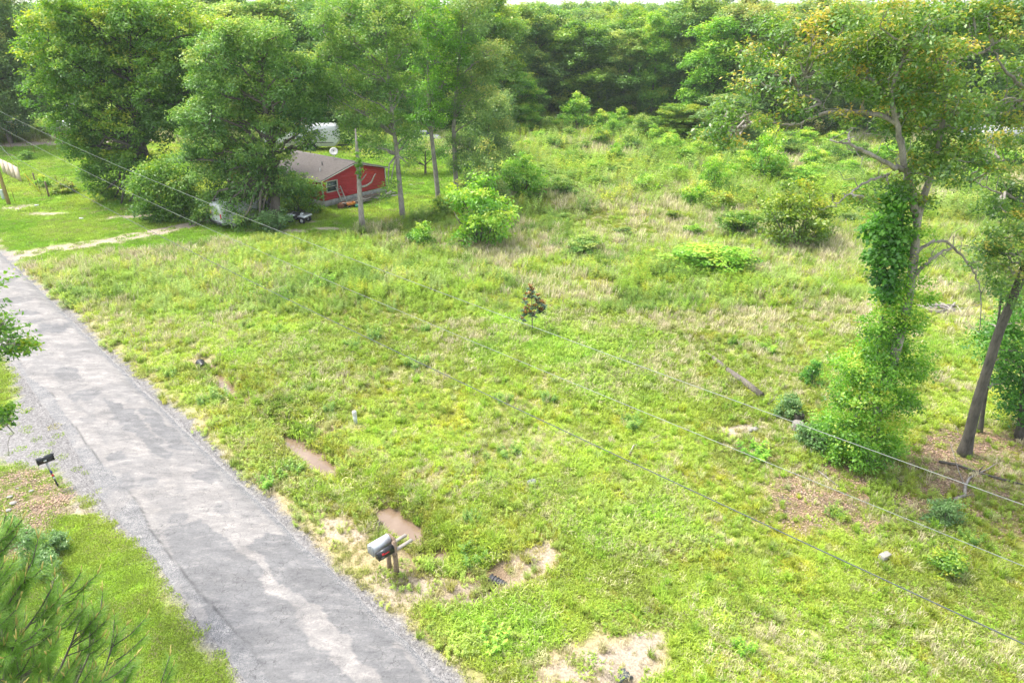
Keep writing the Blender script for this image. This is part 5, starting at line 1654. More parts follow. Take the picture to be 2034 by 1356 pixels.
# ------------------------------------------------------------------ the red house
def house():
    A, B_ = G(645, 413), G(767, 383)
    W = float(np.linalg.norm((B_ - A)[:2]))
    ang = math.atan2(B_[1] - A[1], B_[0] - A[0])
    L, Z0, EV, RG = 15.5, 0.62, 2.42, 3.36
    e = thing('red_house', 'red lap sided house with a brown grey pitched roof among the yard trees', 'house', (A[0], A[1], 0), ang)
    # core walls just inside the boards
    mb = MB()
    mb.extrude([(0.03, Z0), (W - 0.03, Z0), (W - 0.03, EV), (W / 2, RG - 0.04), (0.03, EV)], (0, 0.03, 0), (0, L - 0.03, 0), ((0, 1, 0), (1, 0, 0), (0, 0, 1)))
    mb.build('wall', M_RED, e)
    # lap boards on the gable, one by one
    hb = 0.155
    z = Z0
    wx0, wx1, wz0, wz1 = 0.42, 1.62, 1.30, 2.22
    k = 0
    while z < RG - 0.1:
        z1 = min(z + hb, RG - 0.03)
        def lim(zz):
            f = 0 if zz <= EV else (zz - EV) / (RG - EV)
            return W / 2 * f, W - W / 2 * f
        a0, b0 = lim(z)
        a1, b1 = lim(z1)
        spans = [(a0, b0, a1, b1)]
        if z1 > wz0 - 0.02 and z < wz1 + 0.02: spans = [(a0, wx0, a1, wx0), (wx1, b0, wx1, b1)]
        for (p, q, p1, q1) in spans:
            if q - p < 0.05: continue
            V = [(p, -0.030, z), (q, -0.030, z), (q1, -0.006, z1), (p1, -0.006, z1), (p, 0.028, z), (q, 0.028, z), (q1, 0.028, z1), (p1, 0.028, z1)]
            m = MB()
            m.add(V, [(0, 1, 2, 3), (1, 0, 4, 5), (0, 3, 7, 4), (1, 5, 6, 2), (3, 2, 6, 7)])
            m.build('siding_board', M_RED, e)
        z += hb
        k += 1
    m = MB()
    for sx in (-0.002, W + 0.002):                      # long sides, boards too far and hidden to tell apart
        zz = Z0
        while zz < EV - 0.05:
            o = -0.03 if sx < 1 else 0.03
            m.box((sx + o / 2, L / 2, zz + hb / 2), (0.03, L - 0.1, hb * 0.93))
            zz += hb
    tag(m.build('side_boards', M_RED, e), kind='stuff')
    for x in (-0.035, W + 0.035): MB().box((x, -0.02, (Z0 + EV) / 2), (0.10, 0.10, EV - Z0)).build('corner_trim', M_TRIM, e)
    # skirting panels
    n = 9
    for k in range(n):
        MB().box(((k + 0.5) * W / n, 0.0, Z0 / 2 - 0.03), (W / n - 0.025, 0.05, Z0 - 0.02), None).build('skirting_panel', M_SKIRT, e)
    MB().box((0, L / 2, Z0 / 2 - 0.03), (0.05, L, Z0 - 0.02)).build('side_skirting', M_SKIRT, e)
    # roof slabs with eaves
    sl = (RG - EV) / (W / 2)
    ov = 0.32
    for s in (0, 1):
        x0, x1 = (-ov, W / 2 + 0.01) if s == 0 else (W + ov, W / 2 - 0.01)
        zz0 = EV - sl * ov
        pr = [(x0, zz0 + 0.02), (x1, RG + 0.02), (x1, RG + 0.12), (x0, zz0 + 0.12)]
        if s: pr = pr[::-1]
        r_o = MB().extrude(pr, (0, -0.28, 0), (0, L + 0.28, 0), ((0, 1, 0), (1, 0, 0), (0, 0, 1))).build('roof', M_ROOF, e)
        if s == 0:
            rows = MB()
            nrow = 22
            for i in range(nrow):
                f0, f1 = i / nrow, (i + 1) / nrow
                xa, xb = x0 + (x1 - x0) * f0, x0 + (x1 - x0) * f1
                za, zb = zz0 + 0.121 + (RG - zz0) * f0, zz0 + 0.121 + (RG - zz0) * f1
                rows.add([(xa, -0.275, za + 0.02), (xb, -0.275, zb + 0.003), (xb, L + 0.275, zb + 0.003), (xa, L + 0.275, za + 0.02), (xa, -0.275, za), (xa, L + 0.275, za)], [(0, 1, 2, 3), (4, 0, 3, 5)])
            tag(rows.build('shingles', M_ROOF, r_o), kind='stuff')
            MB().lathe([(0.05, 0), (0.05, 0.35), (0.0, 0.36)], 8, (W * 0.30, 2.6, EV + sl * W * 0.30 + 0.1)).build('vent_pipe', M_DGREY, r_o)
            MB().lathe([(0.05, 0), (0.05, 0.3), (0.0, 0.31)], 8, (W * 0.16, 1.6, EV + sl * W * 0.16 + 0.1)).build('vent_pipe', M_OFFW, r_o)
        # white rake board under the roof edge
        xs_, xe = (-ov, W / 2) if s == 0 else (W + ov, W / 2)
        MB().bar((xs_, -0.30, zz0 + 0.03), (xe, -0.30, RG + 0.03), 0.04, 0.15, (0, 1, 0) if s == 0 else (0, 1, 0)).build('rake_trim', M_TRIM, e)
    MB().bar((-ov - 0.02, -0.28, EV - sl * ov + 0.04), (-ov - 0.02, L + 0.28, EV - sl * ov + 0.04), 0.04, 0.12).build('fascia', M_TRIM, e)
    # gable window
    fr = MB()
    for (a, b) in (((wx0, wz0), (wx1, wz0)), ((wx0, wz1), (wx1, wz1))):
        fr.box(((wx0 + wx1) / 2, -0.03, a[1]), (wx1 - wx0 + 0.11, 0.08, 0.09))
    for x in (wx0, wx1): fr.box((x, -0.032, (wz0 + wz1) / 2), (0.09, 0.08, wz1 - wz0))
    w = MB().box(((wx0 + wx1) / 2, 0.012, (wz0 + wz1) / 2), (wx1 - wx0, 0.02, wz1 - wz0)).build('window', M_GLASS, e)
    fr.build('frame', M_TRIM, w)
    MB().box(((wx0 + wx1) / 2, -0.008, (wz0 + wz1) / 2), (wx1 - wx0, 0.03, 0.035)).build('sash_bar', M_TRIM, w)
    w2 = MB().box((-0.04, 4.0, 1.75), (0.03, 1.1, 0.95)).build('window', M_GLASS, e)
    f2 = MB()
    for yy in (3.43, 4.57): f2.box((-0.05, yy, 1.75), (0.06, 0.08, 1.03))
    f2.build('frame', M_TRIM, w2)
    d = MB().box((-0.045, 7.2, 1.6), (0.04, 0.95, 1.95)).build('door', M_OFFW, e)
    MB().lathe([(0, -.03), (.035, 0), (0, .03)], 8, (-0.09, 6.85, 1.55)).build('handle', M_BLKP, d)
    return A, ang, W
HA, HANG, HW = house()
def hpt(x, y, z=0.0):
    return np.array([HA[0] + x * math.cos(HANG) - y * math.sin(HANG), HA[1] + x * math.sin(HANG) + y * math.cos(HANG), z])

def dish(label, p, az, mast):
    e = thing('satellite_dish', label, 'satellite dish', (p[0], p[1], p[2]), az)
    MB().tube([(0, 0, 0), (0, 0, mast)], 0.025, 6).build('mast', M_SILV, e)
    ax = unit(np.array([0.0, -0.8, 0.6]))
    X_ = np.array([1.0, 0, 0]); Y_ = np.cross(ax, X_)
    F = np.stack([X_, Y_, ax], 1)
    prof = [(0.0, 0.0), (0.12, 0.012), (0.24, 0.045), (0.34, 0.09), (0.34, 0.10), (0.24, 0.06), (0.0, 0.015)]
    MB().lathe([(r * 1.15, z) for r, z in prof], 18, (0, -0.03, mast + 0.12), F).build('reflector', M_OFFW, e, smooth=True)
    c = np.array([0, -0.03, mast + 0.12])
    arm = MB().tube([c + F @ np.array([0, -0.30, 0.06]), c + F @ np.array([0, -0.12, 0.42])], 0.015, 5).build('arm', M_SILV, e)
    MB().box(c + F @ np.array([0, -0.10, 0.45]), (0.08, 0.12, 0.08)).build('receiver', M_DGREY, e)
q = hpt(HW * 0.5, 2.6, 3.44)
dish('white satellite dish on the roof ridge of the red house nearest its gable', q, 0.2, 0.55)
q = hpt(0.9, 9.0, 2.76)
dish('white satellite dish at the far end of the red house roof in the leaves', q, -0.3, 0.35)

# boards, ladder and scrap heaped along the gable of the house
rb = np.random.default_rng(31)
base_board = None
for i in range(20):
    L_ = rb.uniform(1.6, 3.4)
    me = MB().box((0, 0, 0), (L_, rb.uniform(0.12, 0.2), 0.035)).mesh('plank')
    o = add_obj('plank', me, M_PALEW if rb.uniform() < 0.75 else M_WOOD)
    p = hpt(rb.uniform(2.0, 6.6), -rb.uniform(0.5, 1.7), 0.08 + 0.035 * i * 0.55)
    o.location = p
    o.rotation_euler = (rb.normal(0, 0.12), rb.normal(0, 0.07), HANG + rb.normal(0, 0.22))
    tag(o, 'bleached board lying loose in the heap along the red gable wall', 'plank', 'boards heaped along the red gable wall')
e = thing('ladder', 'short pinkish white wooden ladder leaning on the red gable over the scrap heap', 'ladder', hpt(1.55, -1.05, 0.02), HANG)
for x in (-0.24, 0.24): MB().bar((x, 0, 0), (x, 0.85, 1.65), 0.06, 0.10).build('rail', M_TRIM, e)
for k in range(5):
    f = 0.14 + k * 0.18
    MB().bar((-0.24, 0.85 * f, 1.65 * f + 0.02), (0.24, 0.85 * f, 1.65 * f + 0.02), 0.12, 0.03).build('rung', M_PALEW, e)
e = thing('barrel', 'rusty brown drum lying at the foot of the ladder by the red house', 'barrel', hpt(0.9, -1.35, 0.28), HANG + 0.4)
F = np.array([[0, 0, 1], [0, 1, 0], [-1, 0, 0]], float)
MB().lathe([(0.0, -0.42), (0.26, -0.42), (0.28, -0.4), (0.27, -0.14), (0.285, -0.13), (0.27, -0.12), (0.27, 0.12), (0.285, 0.13), (0.27, 0.14), (0.28, 0.4), (0.26, 0.42), (0.0, 0.42)], 16, (0, 0, 0), F).build('drum', M_RUST, e, smooth=True)
MB().lathe([(0.0, 0.425), (0.24, 0.425), (0.245, 0.45), (0.0, 0.45)], 16, (0, 0, 0), F).build('lid', M_DGREY, e)
e = thing('toy_wagon', 'orange plastic wagon with a green tub beside the rusty drum', 'toy', hpt(1.5, -1.8, 0.02), HANG - 0.3)
mb = MB()
mb.box((0, 0, 0.28), (0.75, 0.42, 0.06)); mb.box((0.36, 0, 0.38), (0.04, 0.42, 0.2)); mb.box((-0.36, 0, 0.38), (0.04, 0.42, 0.2)); mb.box((0, 0.2, 0.38), (0.68, 0.03, 0.2)); mb.box((0, -0.2, 0.38), (0.68, 0.03, 0.2))
mb.build('body', M_ORNG, e)
for sx in (-0.26, 0.26):
    for sy in (-0.24, 0.24):
        MB().lathe([(0.0, -0.03), (0.12, -0.03), (0.12, 0.03), (0.0, 0.03)], 12, (sx, sy, 0.12), np.array([[1, 0, 0], [0, 0, -1], [0, 1, 0]], float)).build('wheel', M_BLACK, e)
MB().lathe([(0, 0), (0.16, 0), (0.2, 0.28), (0.18, 0.28), (0.15, 0.03), (0, 0.03)], 14, (0.45, -0.35, 0.0)).build('tub', M_TEAL, e)

# ------------------------------------------------------------------ vehicles
WF = np.array([[1, 0, 0], [0, 0, -1], [0, 1, 0]], float)      # wheel axis along y
def wheel(parent, x, y, r=0.34, w=0.22):
    t = MB().lathe([(r * 0.55, -w / 2), (r * 0.92, -w / 2), (r, -w * 0.32), (r, w * 0.32), (r * 0.92, w / 2), (r * 0.55, w / 2), (r * 0.55, -w / 2)], 18, (x, y, r), WF).build('wheel', M_BLACK, parent, smooth=True)
    MB().lathe([(0, -w * 0.42), (r * 0.3, -w * 0.42), (r * 0.56, -w * 0.36), (r * 0.56, w * 0.36), (r * 0.3, w * 0.42), (0, w * 0.42)], 14, (x, y, r), WF).build('rim', M_SILV, t)
def side_shape(mb, prof, y0, y1, inset=0.06, zin=0.9):
    """side profile (x, z) swept across y, pulled in at the top"""
    n = len(prof)
    p = np.array(prof, float)
    zm = p[:, 1].max()
    tuck = np.where(p[:, 1] > zin, inset * (p[:, 1] - zin) / max(0.01, zm - zin), 0)
    V = []
    for s, y in ((1, y0), (-1, y1)):
        V.append(np.stack([p[:, 0], y + s * tuck, p[:, 1]], 1))
    V = np.vstack(V + [V[0].mean(0)[None], V[1].mean(0)[None]])
    q = [(k, (k + 1) % n, n + (k + 1) % n, n + k) for k in range(n)]
    t = [((k + 1) % n, k, 2 * n) for k in range(n)] + [(n + k, n + (k + 1) % n, 2 * n + 1) for k in range(n)]
    mb.add(V, q, t)
    return mb
def arch(cx, r, z0, n=7):
    return [(cx - r * math.cos(math.pi * k / (n - 1)), z0 + r * math.sin(math.pi * k / (n - 1))) for k in range(n)]

def van():
    a, b = G(436, 458), G(531, 437)
    ang = math.atan2(b[1] - a[1], b[0] - a[0])
    e = thing('white_van', 'white panel van with a roof rack half hidden under the oak boughs', 'van', ((a[0] + b[0]) / 2, (a[1] + b[1]) / 2 + 0.9, 0), ang)
    prof = [(-2.55, 0.42)] + [(x, z) for x, z in arch(-1.6, 0.42, 0.42)] + arch(1.65, 0.42, 0.42) + [(2.5, 0.42), (2.6, 0.62), (2.58, 1.0), (2.0, 1.16), (1.35, 1.92), (1.0, 2.02), (-2.35, 2.02), (-2.55, 1.9)]
    side_shape(MB(), prof, -0.95, 0.95, 0.14, 1.0).build('body', M_WHITE, e, bevel=0.03)
    for sx in (-1.6, 1.65):
        for sy in (-0.82, 0.82): wheel(e, sx, sy, 0.34)
    MB().bar((1.98, 0, 1.22), (1.36, 0, 1.92), 1.55, 0.03, (0, 1, 0)).build('windscreen', M_GLASS, e)
    ws = MB(); ws.add([(1.97, -0.66, 1.24), (1.97, 0.66, 1.24), (1.43, 0.6, 1.87), (1.43, -0.6, 1.87), (2.02, -0.66, 1.26), (2.02, 0.66, 1.26), (1.48, 0.6, 1.89), (1.48, -0.6, 1.89)], [(4, 5, 6, 7), (0, 3, 2, 1), (0, 1, 5, 4), (1, 2, 6, 5), (2, 3, 7, 6), (3, 0, 4, 7)])
    bpy.data.objects.remove(e.children[-1])
    ws.build('windscreen', M_GLASS, e)
    for sy in (-1, 1):
        MB().box((1.05, sy * 0.90, 1.5), (0.75, 0.03, 0.5)).build('side_window', M_GLASS, e)
        MB().box((2.57, sy * 0.68, 0.85), (0.08, 0.3, 0.2)).build('headlight', M_SILV, e)
        MB().box((-2.56, sy * 0.8, 1.1), (0.05, 0.14, 0.4)).build('tail_light', M_REDP, e)
    MB().box((2.62, 0, 0.52), (0.14, 1.85, 0.2)).build('bumper', M_BLKP, e)
    MB().box((-2.6, 0, 0.5), (0.12, 1.85, 0.18)).build('bumper', M_BLKP, e)
    rk = MB()
    for x in (-2.0, -1.2, -0.4, 0.4): rk.bar((x, -0.8, 2.14), (x, 0.8, 2.14), 0.04, 0.04)
    for sy in (-0.8, 0.8): rk.bar((-2.1, sy, 2.17), (0.5, sy, 2.17), 0.04, 0.04)
    for x in (-2.0, 0.4):
        for sy in (-0.8, 0.8): rk.box((x, sy, 2.07), (0.05, 0.05, 0.14))
    rk.build('roof_rack', M_SILV, e)
van()

def quad_bike():
    b = G(593, 443)
    e = thing('quad_bike', 'silver and black quad bike parked on the grass by the dark house bush', 'quad bike', (b[0], b[1] + 0.3, 0), R(-20))
    for sx in (-0.6, 0.6):
        for sy in (-0.42, 0.42): wheel(e, sx, sy, 0.28, 0.22)
    mb = MB(); mb.box((0, 0, 0.48), (1.25, 0.3, 0.22), None, 0.85); mb.bar((-0.6, -.42, .28), (-0.6, .42, .28), 0.07, 0.07); mb.bar((0.6, -.42, .28), (0.6, .42, .28), 0.07, 0.07)
    mb.build('frame', M_DGREY, e)
    for sx in (-0.6, 0.6):
        MB().extrude([(-0.36, 0.55), (-0.3, 0.66), (0.3, 0.66), (0.36, 0.55), (0.33, 0.55), (0.27, 0.63), (-0.27, 0.63), (-0.33, 0.55)], (sx, -0.56, 0), (sx, 0.56, 0), ((0, 1, 0), (1, 0, 0), (0, 0, 1))).build('fender', M_SILV, e)
    MB().box((-0.18, 0, 0.72), (0.68, 0.3, 0.13), None, 0.85).build('seat', M_BLACK, e, bevel=0.03)
    MB().box((0.38, 0, 0.72), (0.3, 0.3, 0.2), None, 0.7).build('tank', M_SILV, e, bevel=0.03)
    MB().tube([(0.38, -0.38, 1.0), (0.44, -0.15, 0.93), (0.44, 0.15, 0.93), (0.38, 0.38, 1.0)], 0.018, 6).tube([(0.44, 0, 0.93), (0.52, 0, 0.6)], 0.03, 6).build('handlebar', M_BLKP, e)
    for sx, n_ in ((0.78, 'front_rack'), (-0.78, 'rear_rack')):
        m = MB()
        for k in range(4): m.bar((sx - 0.18 + 0.12 * k, -0.35, 0.75), (sx - 0.18 + 0.12 * k, 0.35, 0.75), 0.02, 0.02)
        for sy in (-0.35, 0.35): m.bar((sx - 0.2, sy, 0.75), (sx + 0.2, sy, 0.75), 0.02, 0.02)
        m.build(n_, M_BLKP, e)
    for sy in (-0.16, 0.16): MB().lathe([(0, 0), (0.07, 0.0), (0.07, 0.05), (0, 0.06)], 10, (0.72, sy, 0.6), np.array([[0, 0, 1], [0, 1, 0], [-1, 0, 0]], float)).build('headlight', M_OFFW, e)
quad_bike()

def camper():
    b = G(597, 300)
    e = thing('white_camper', 'long white travel trailer behind the red house, seen through oak leaves', 'camper', (b[0], b[1] + 1.0, 0), R(4))
    L = 9.6
    prof = [(-L / 2 + 0.1, 0.55), (L / 2 - 0.5, 0.55), (L / 2 - 0.05, 1.1), (L / 2, 1.6), (L / 2 - 0.25, 2.9), (L / 2 - 0.5, 3.1), (-L / 2 + 0.35, 3.15), (-L / 2, 2.9), (-L / 2, 0.8)]
    side_shape(MB(), prof, -1.2, 1.2, 0.05, 2.7).build('body', M_WHITE, e, bevel=0.08)
    for sx in (0.6, 1.5):
        wheel(e, sx, -1.02, 0.36)
        wheel(e, sx, 1.02, 0.36)
    MB().extrude([(-0.95, 0.56), (-0.8, 0.92), (0.8, 0.92), (0.95, 0.56), (0.85, 0.56), (0.72, 0.84), (-0.72, 0.84), (-0.85, 0.56)], (1.05, -1.26, 0), (1.05, -1.21, 0), ((0, 1, 0), (1, 0, 0), (0, 0, 1))).build('wheel_arch', M_DGREY, e)
    for (x, z, w, h) in ((2.2, 2.3, 1.0, 0.5), (0.0, 1.6, 0.7, 0.55), (-2.2, 2.1, 1.1, 0.6), (-3.8, 2.1, 0.8, 0.6)):
        w_ = MB().box((x, -1.21, z), (w, 0.03, h)).build('window', M_GLASS, e)
        f = MB()
        for zz in (z - h / 2, z + h / 2): f.box((x, -1.222, zz), (w + .08, 0.03, 0.05))
        for xx in (x - w / 2, x + w / 2): f.box((xx, -1.223, z), (0.05, 0.03, h))
        f.build('frame', M_OFFW, w_)
    d = MB().box((-0.95, -1.215, 1.7), (0.68, 0.03, 1.95)).build('door', M_OFFW, e)
    MB().box((-0.7, -1.24, 1.6), (0.06, 0.04, 0.14)).build('handle', M_DGREY, d)
    MB().box((1.4, 0, 3.22), (0.9, 0.7, 0.24), None, 0.85).build('air_conditioner', M_OFFW, e, bevel=0.03)
    MB().box((0, -1.215, 1.02), (L - 1.2, 0.02, 0.09)).build('stripe', M_DGREY, e)
    MB().bar((L / 2 - 0.4, 0.4, 0.5), (L / 2 + 1.1, 0, 0.5), 0.08, 0.1).bar((L / 2 - 0.4, -0.4, 0.5), (L / 2 + 1.1, 0, 0.5), 0.08, 0.1).build('hitch', M_BLKP, e)
camper()

def pickup():
    b = G(95, 270)
    e = thing('white_pickup', 'white pickup with an empty bed, tail showing left of the great oak', 'pickup', (b[0] + 1.6, b[1] + 0.8, 0), R(6))
    prof = [(-2.8, 0.55)] + arch(-1.75, 0.46, 0.52) + arch(1.75, 0.46, 0.52) + [(2.75, 0.5), (2.85, 0.75), (2.8, 1.1), (1.3, 1.2), (0.55, 1.2), (-0.75, 1.2), (-2.85, 1.2)]
    prof = [(-2.8, 0.55)] + arch(-1.75, 0.46, 0.52) + arch(1.75, 0.46, 0.52) + [(2.75, 0.5), (2.85, 0.75), (2.8, 1.1), (1.35, 1.2), (-0.78, 1.2), (-0.80, 0.72), (-2.74, 0.72), (-2.76, 1.2), (-2.85, 1.2)]
    side_shape(MB(), prof, -0.98, 0.98, 0.03, 1.0).build('body', M_WHITE, e)
    for sy in (-0.95, 0.95): MB().box((-1.78, sy, 0.965), (2.0, 0.06, 0.49)).build('bed_side', M_WHITE, e)
    MB().box((-1.77, 0, 0.73), (1.9, 1.8, 0.03)).build('bed_liner', M_BLACK, e)
    for sy in (-0.95, 0.95): MB().box((-1.78, sy, 1.22), (2.04, 0.09, 0.04)).build('bed_rail', M_BLACK, e)
    cp = side_shape(MB(), [(-0.78, 1.19), (1.35, 1.19), (0.75, 1.82), (0.5, 1.9), (-0.5, 1.9), (-0.7, 1.84)], -0.94, 0.94, 0.16, 1.2).build('cab', M_WHITE, e, bevel=0.03)
    for sy in (-1, 1):
        for x in (-0.25, 0.45): MB().box((x, sy * 0.885, 1.5), (0.58, 0.03, 0.4)).build('side_window', M_GLASS, e)
        MB().box((-2.86, sy * 0.86, 0.98), (0.05, 0.16, 0.36)).build('tail_light', M_REDP, e)
        for sx in (-1.75, 1.75): wheel(e, sx, sy * 0.86, 0.38, 0.25)
    MB().box((-2.93, 0, 0.6), (0.14, 1.8, 0.18)).build('bumper', M_SILV, e)
    MB().box((2.87, 0, 0.6), (0.14, 1.85, 0.22)).build('bumper', M_SILV, e)
pickup()

def car(label, b, ang):
    e = thing('white_car', label, 'car', (b[0], b[1], 0), ang)
    prof = [(-2.2, 0.35)] + arch(-1.35, 0.36, 0.34) + arch(1.35, 0.36, 0.34) + [(2.15, 0.35), (2.25, 0.6), (2.1, 0.8), (1.1, 0.95), (-1.7, 0.98), (-2.2, 0.9)]
    side_shape(MB(), prof, -0.86, 0.86, 0.06, 0.6).build('body', M_WHITE, e, bevel=0.04)
    side_shape(MB(), [(-1.75, 0.96), (1.15, 0.94), (0.45, 1.4), (-1.1, 1.44)], -0.80, 0.80, 0.16, 0.95).build('cabin', M_GLASS, e, bevel=0.03)
    side_shape(MB(), [(-1.15, 1.42), (0.5, 1.39), (0.4, 1.46), (-1.05, 1.49)], -0.66, 0.66, 0.04, 1.4).build('roof', M_WHITE, e, bevel=0.02)
    for sy in (-1, 1):
        for sx in (-1.35, 1.35): wheel(e, sx, sy * 0.76, 0.31, 0.2)
        MB().box((2.2, sy * 0.6, 0.66), (0.1, 0.3, 0.13)).build('headlight', M_SILV, e)
        MB().box((-2.21, sy * 0.65, 0.78), (0.06, 0.3, 0.14)).build('tail_light', M_REDP, e)
car('white car parked at the left rim beyond the dirt track', G(26, 262), R(160))
car('white car glimpsed behind the pair of slender trunks', G(842, 282), R(10))

# ------------------------------------------------------------------ far buildings
def shed(name, label, cx, cy, ang, L, W, ev, rg, wallm, roofm):
    e = thing(name, label, 'building', (cx, cy, 0), ang)
    MB().extrude([(-W / 2, 0), (W / 2, 0), (W / 2, ev), (0, rg - 0.05), (-W / 2, ev)], (-L / 2, 0, 0), (L / 2, 0, 0), ((1, 0, 0), (0, 1, 0), (0, 0, 1))).build('wall', wallm, e)
    for s in (-1, 1):
        pr = [(s * (W / 2 + 0.3), ev - 0.3 * (rg - ev) / (W / 2)), (0, rg), (0, rg + 0.08), (s * (W / 2 + 0.3), ev - 0.3 * (rg - ev) / (W / 2) + 0.08)]
        if s > 0: pr = pr[::-1]
        MB().extrude(pr, (-L / 2 - 0.3, 0, 0), (L / 2 + 0.3, 0, 0), ((1, 0, 0), (0, 1, 0), (0, 0, 1))).build('roof', roofm, e)
    for x in (-L * 0.25, L * 0.2):
        w = MB().box((x, -W / 2 - 0.01, ev * 0.6), (1.0, 0.04, 0.8)).build('window', M_GLASS, e)
        MB().box((x, -W / 2 - 0.03, ev * 0.6 - 0.43), (1.12, 0.05, 0.06)).build('sill', M_TRIM, w)
    d = MB().box((L * 0.02, -W / 2 - 0.012, 1.0), (0.9, 0.04, 2.0)).build('door', M_OFFW, e)
    MB().box((L * 0.02 + 0.35, -W / 2 - 0.04, 1.0), (0.06, 0.05, 0.12)).build('handle', M_BLKP, d)
g = G(2010, 300)
shed('far_house', 'low grey blue house with a pale roof behind the right hand trees', g[0], g[1] + 3, R(-6), 8.0, 5.0, 2.1, 2.7, M_BLUW, M_DIM)
g = G(55, 238)
shed('far_house', 'pale building glimpsed between the trees beyond the sand road at the far left', g[0], g[1] + 4, R(5), 11, 5, 2.5, 3.4, M_OFFW, M_DIM)

# ------------------------------------------------------------------ pole, wires, fences at the left
PB = G(18, 406)
ROADD = np.array([S2, -S2])
def utility_pole(label, b, h):
    e = thing('utility_pole', label, 'utility pole', (b[0], b[1], 0), R(-45))
    MB().tube([(0, 0, -0.3), (0, 0, h * 0.5), (0, 0, h)], [0.16, 0.14, 0.11], 12).build('pole', M_POLE, e, smooth=True)
    MB().box((0, 0.14, h - 0.35), (0.1, 0.12, 0.5)).build('bracket', M_SILV, e)
    for z in (h - 0.28, h - 1.75): MB().lathe([(0, 0), (0.05, 0), (0.07, 0.05), (0.04, 0.09), (0.07, 0.13), (0.03, 0.2), (0, 0.2)], 10, (0.0, -0.16, z)).build('insulator', M_OFFW, e)
    return e
utility_pole('bare tan utility pole at the left edge of the photo by the lawn', PB, 9.5)
X2 = 34.0
utility_pole('tan utility pole on the road verge behind the camera', np.array([X2, PB[1] - (X2 - PB[0]) * 0.994]), 9.9)
for nm, lab, z0, x0, k, rad, mt in (('telephone_cable', 'lowest dark cable of the three running along the road from the pole', 5.25, -28, 0.00089, 0.012, M_CABLE),
                                    ('power_line', 'middle bright wire of the three strung along the road', 7.02, -20, 0.0010, 0.006, M_ALU),
                                    ('power_line', 'topmost bright wire of the three strung along the road', 8.28, -16, 0.00097, 0.006, M_ALU)):
    x = np.linspace(PB[0], X2, 90)
    P = np.stack([x, PB[1] - (x - PB[0]) * 0.994, z0 + k * (x - x0) ** 2], 1)
    MB().tube(P, rad, 6).build(nm, mt, smooth=True)
    tag(bpy.data.objects[[o.name for o in col.objects if o.name.startswith(nm)][-1]], lab, 'wire')
gb = G(83, 386)
e = thing('guy_wire', 'slanting guy wire with a yellow guard left of the great oak', 'guy wire', gb)
d = unit(np.array([PB[0], PB[1], 6.8]) - gb)
MB().tube([(0, 0, 0), tuple(d * float(np.linalg.norm(np.array([PB[0], PB[1], 6.8]) - gb)))], 0.012, 5).build('wire', M_SILV, e)
MB().tube([tuple(d * 0.15), tuple(d * 2.6)], 0.04, 7).build('guard', M_YEL, e)
# tan panel fence
f0, f1 = G(6, 343), G(44, 362)
e = thing('panel_fence', 'short run of tall tan privacy panels beyond the pole', 'fence', f0, math.atan2(f1[1] - f0[1], f1[0] - f0[0]))
FL = float(np.linalg.norm((f1 - f0)[:2]))
for k in range(4):
    a = k * FL / 4
    MB().box((a + FL / 8, 0, 0.80 - 0.05 * (k == 3)), (FL / 4 - 0.10, 0.05, 1.5)).build('panel', M_FENCE, e)
    MB().box((a + 0.0, 0.04, 0.75), (0.09, 0.09, 1.6)).build('post', M_WOOD, e)
# wire fence
def post(b, label, h=1.2, r=0.06, m=None, group=None, name='fence_post'):
    e = MB().lathe([(0, -0.1), (r, -0.1), (r * 0.92, h - 0.03), (r * 0.6, h), (0, h)], 8).build(name, m or M_WOOD, None, smooth=False)
    e.location = b
    return tag(e, label, 'fence post', group)
post(G(72, 368), 'dark wooden fence post just above the yellow guy guard', 1.25, 0.08)
post(G(98, 392), 'thick wooden fence post right of the yellow guy guard', 1.5, 0.09)
for px, py in ((61, 372), (80, 379), (149, 385), (126, 388), (116, 372), (134, 379), (70, 306), (31, 404), (14, 304), (24, 300)):
    post(G(px, py), 'thin rusty steel post of the slack wire fence on the left lawn', 1.2, 0.022, M_RUST, 'thin steel posts of the wire fence')
fw = MB()
ring = [G(61, 372), G(72, 368), G(116, 372), G(134, 379), G(149, 385), G(126, 388), G(98, 392), G(80, 379), G(61, 372)]
for z in (0.35, 0.75, 1.1):
    for a, b in zip(ring[:-1], ring[1:]):
        fw.tube([a + [0, 0, z], (a + b) / 2 + [0, 0, z - 0.06], b + [0, 0, z]], 0.006, 4)
tag(fw.build('fence_wire', M_RUST), 'slack wires of the small fenced square on the left lawn', 'fence wire')
shrub('dead_shrub', 'brown dead brush inside the small wire fence', 122, 386, 366, 40, 'low', 'bush')
p = G(8, 396)
e = thing('utility_pedestal', 'grey service box beside the tan utility pole', 'utility box', p)
MB().box((0, 0, 0.4), (0.28, 0.22, 0.9), None, 0.92).build('cabinet', M_GRN, e, bevel=0.02)
MB().box((0, 0, 0.88), (0.33, 0.27, 0.06), None, 0.8).build('cap', M_GRN, e)

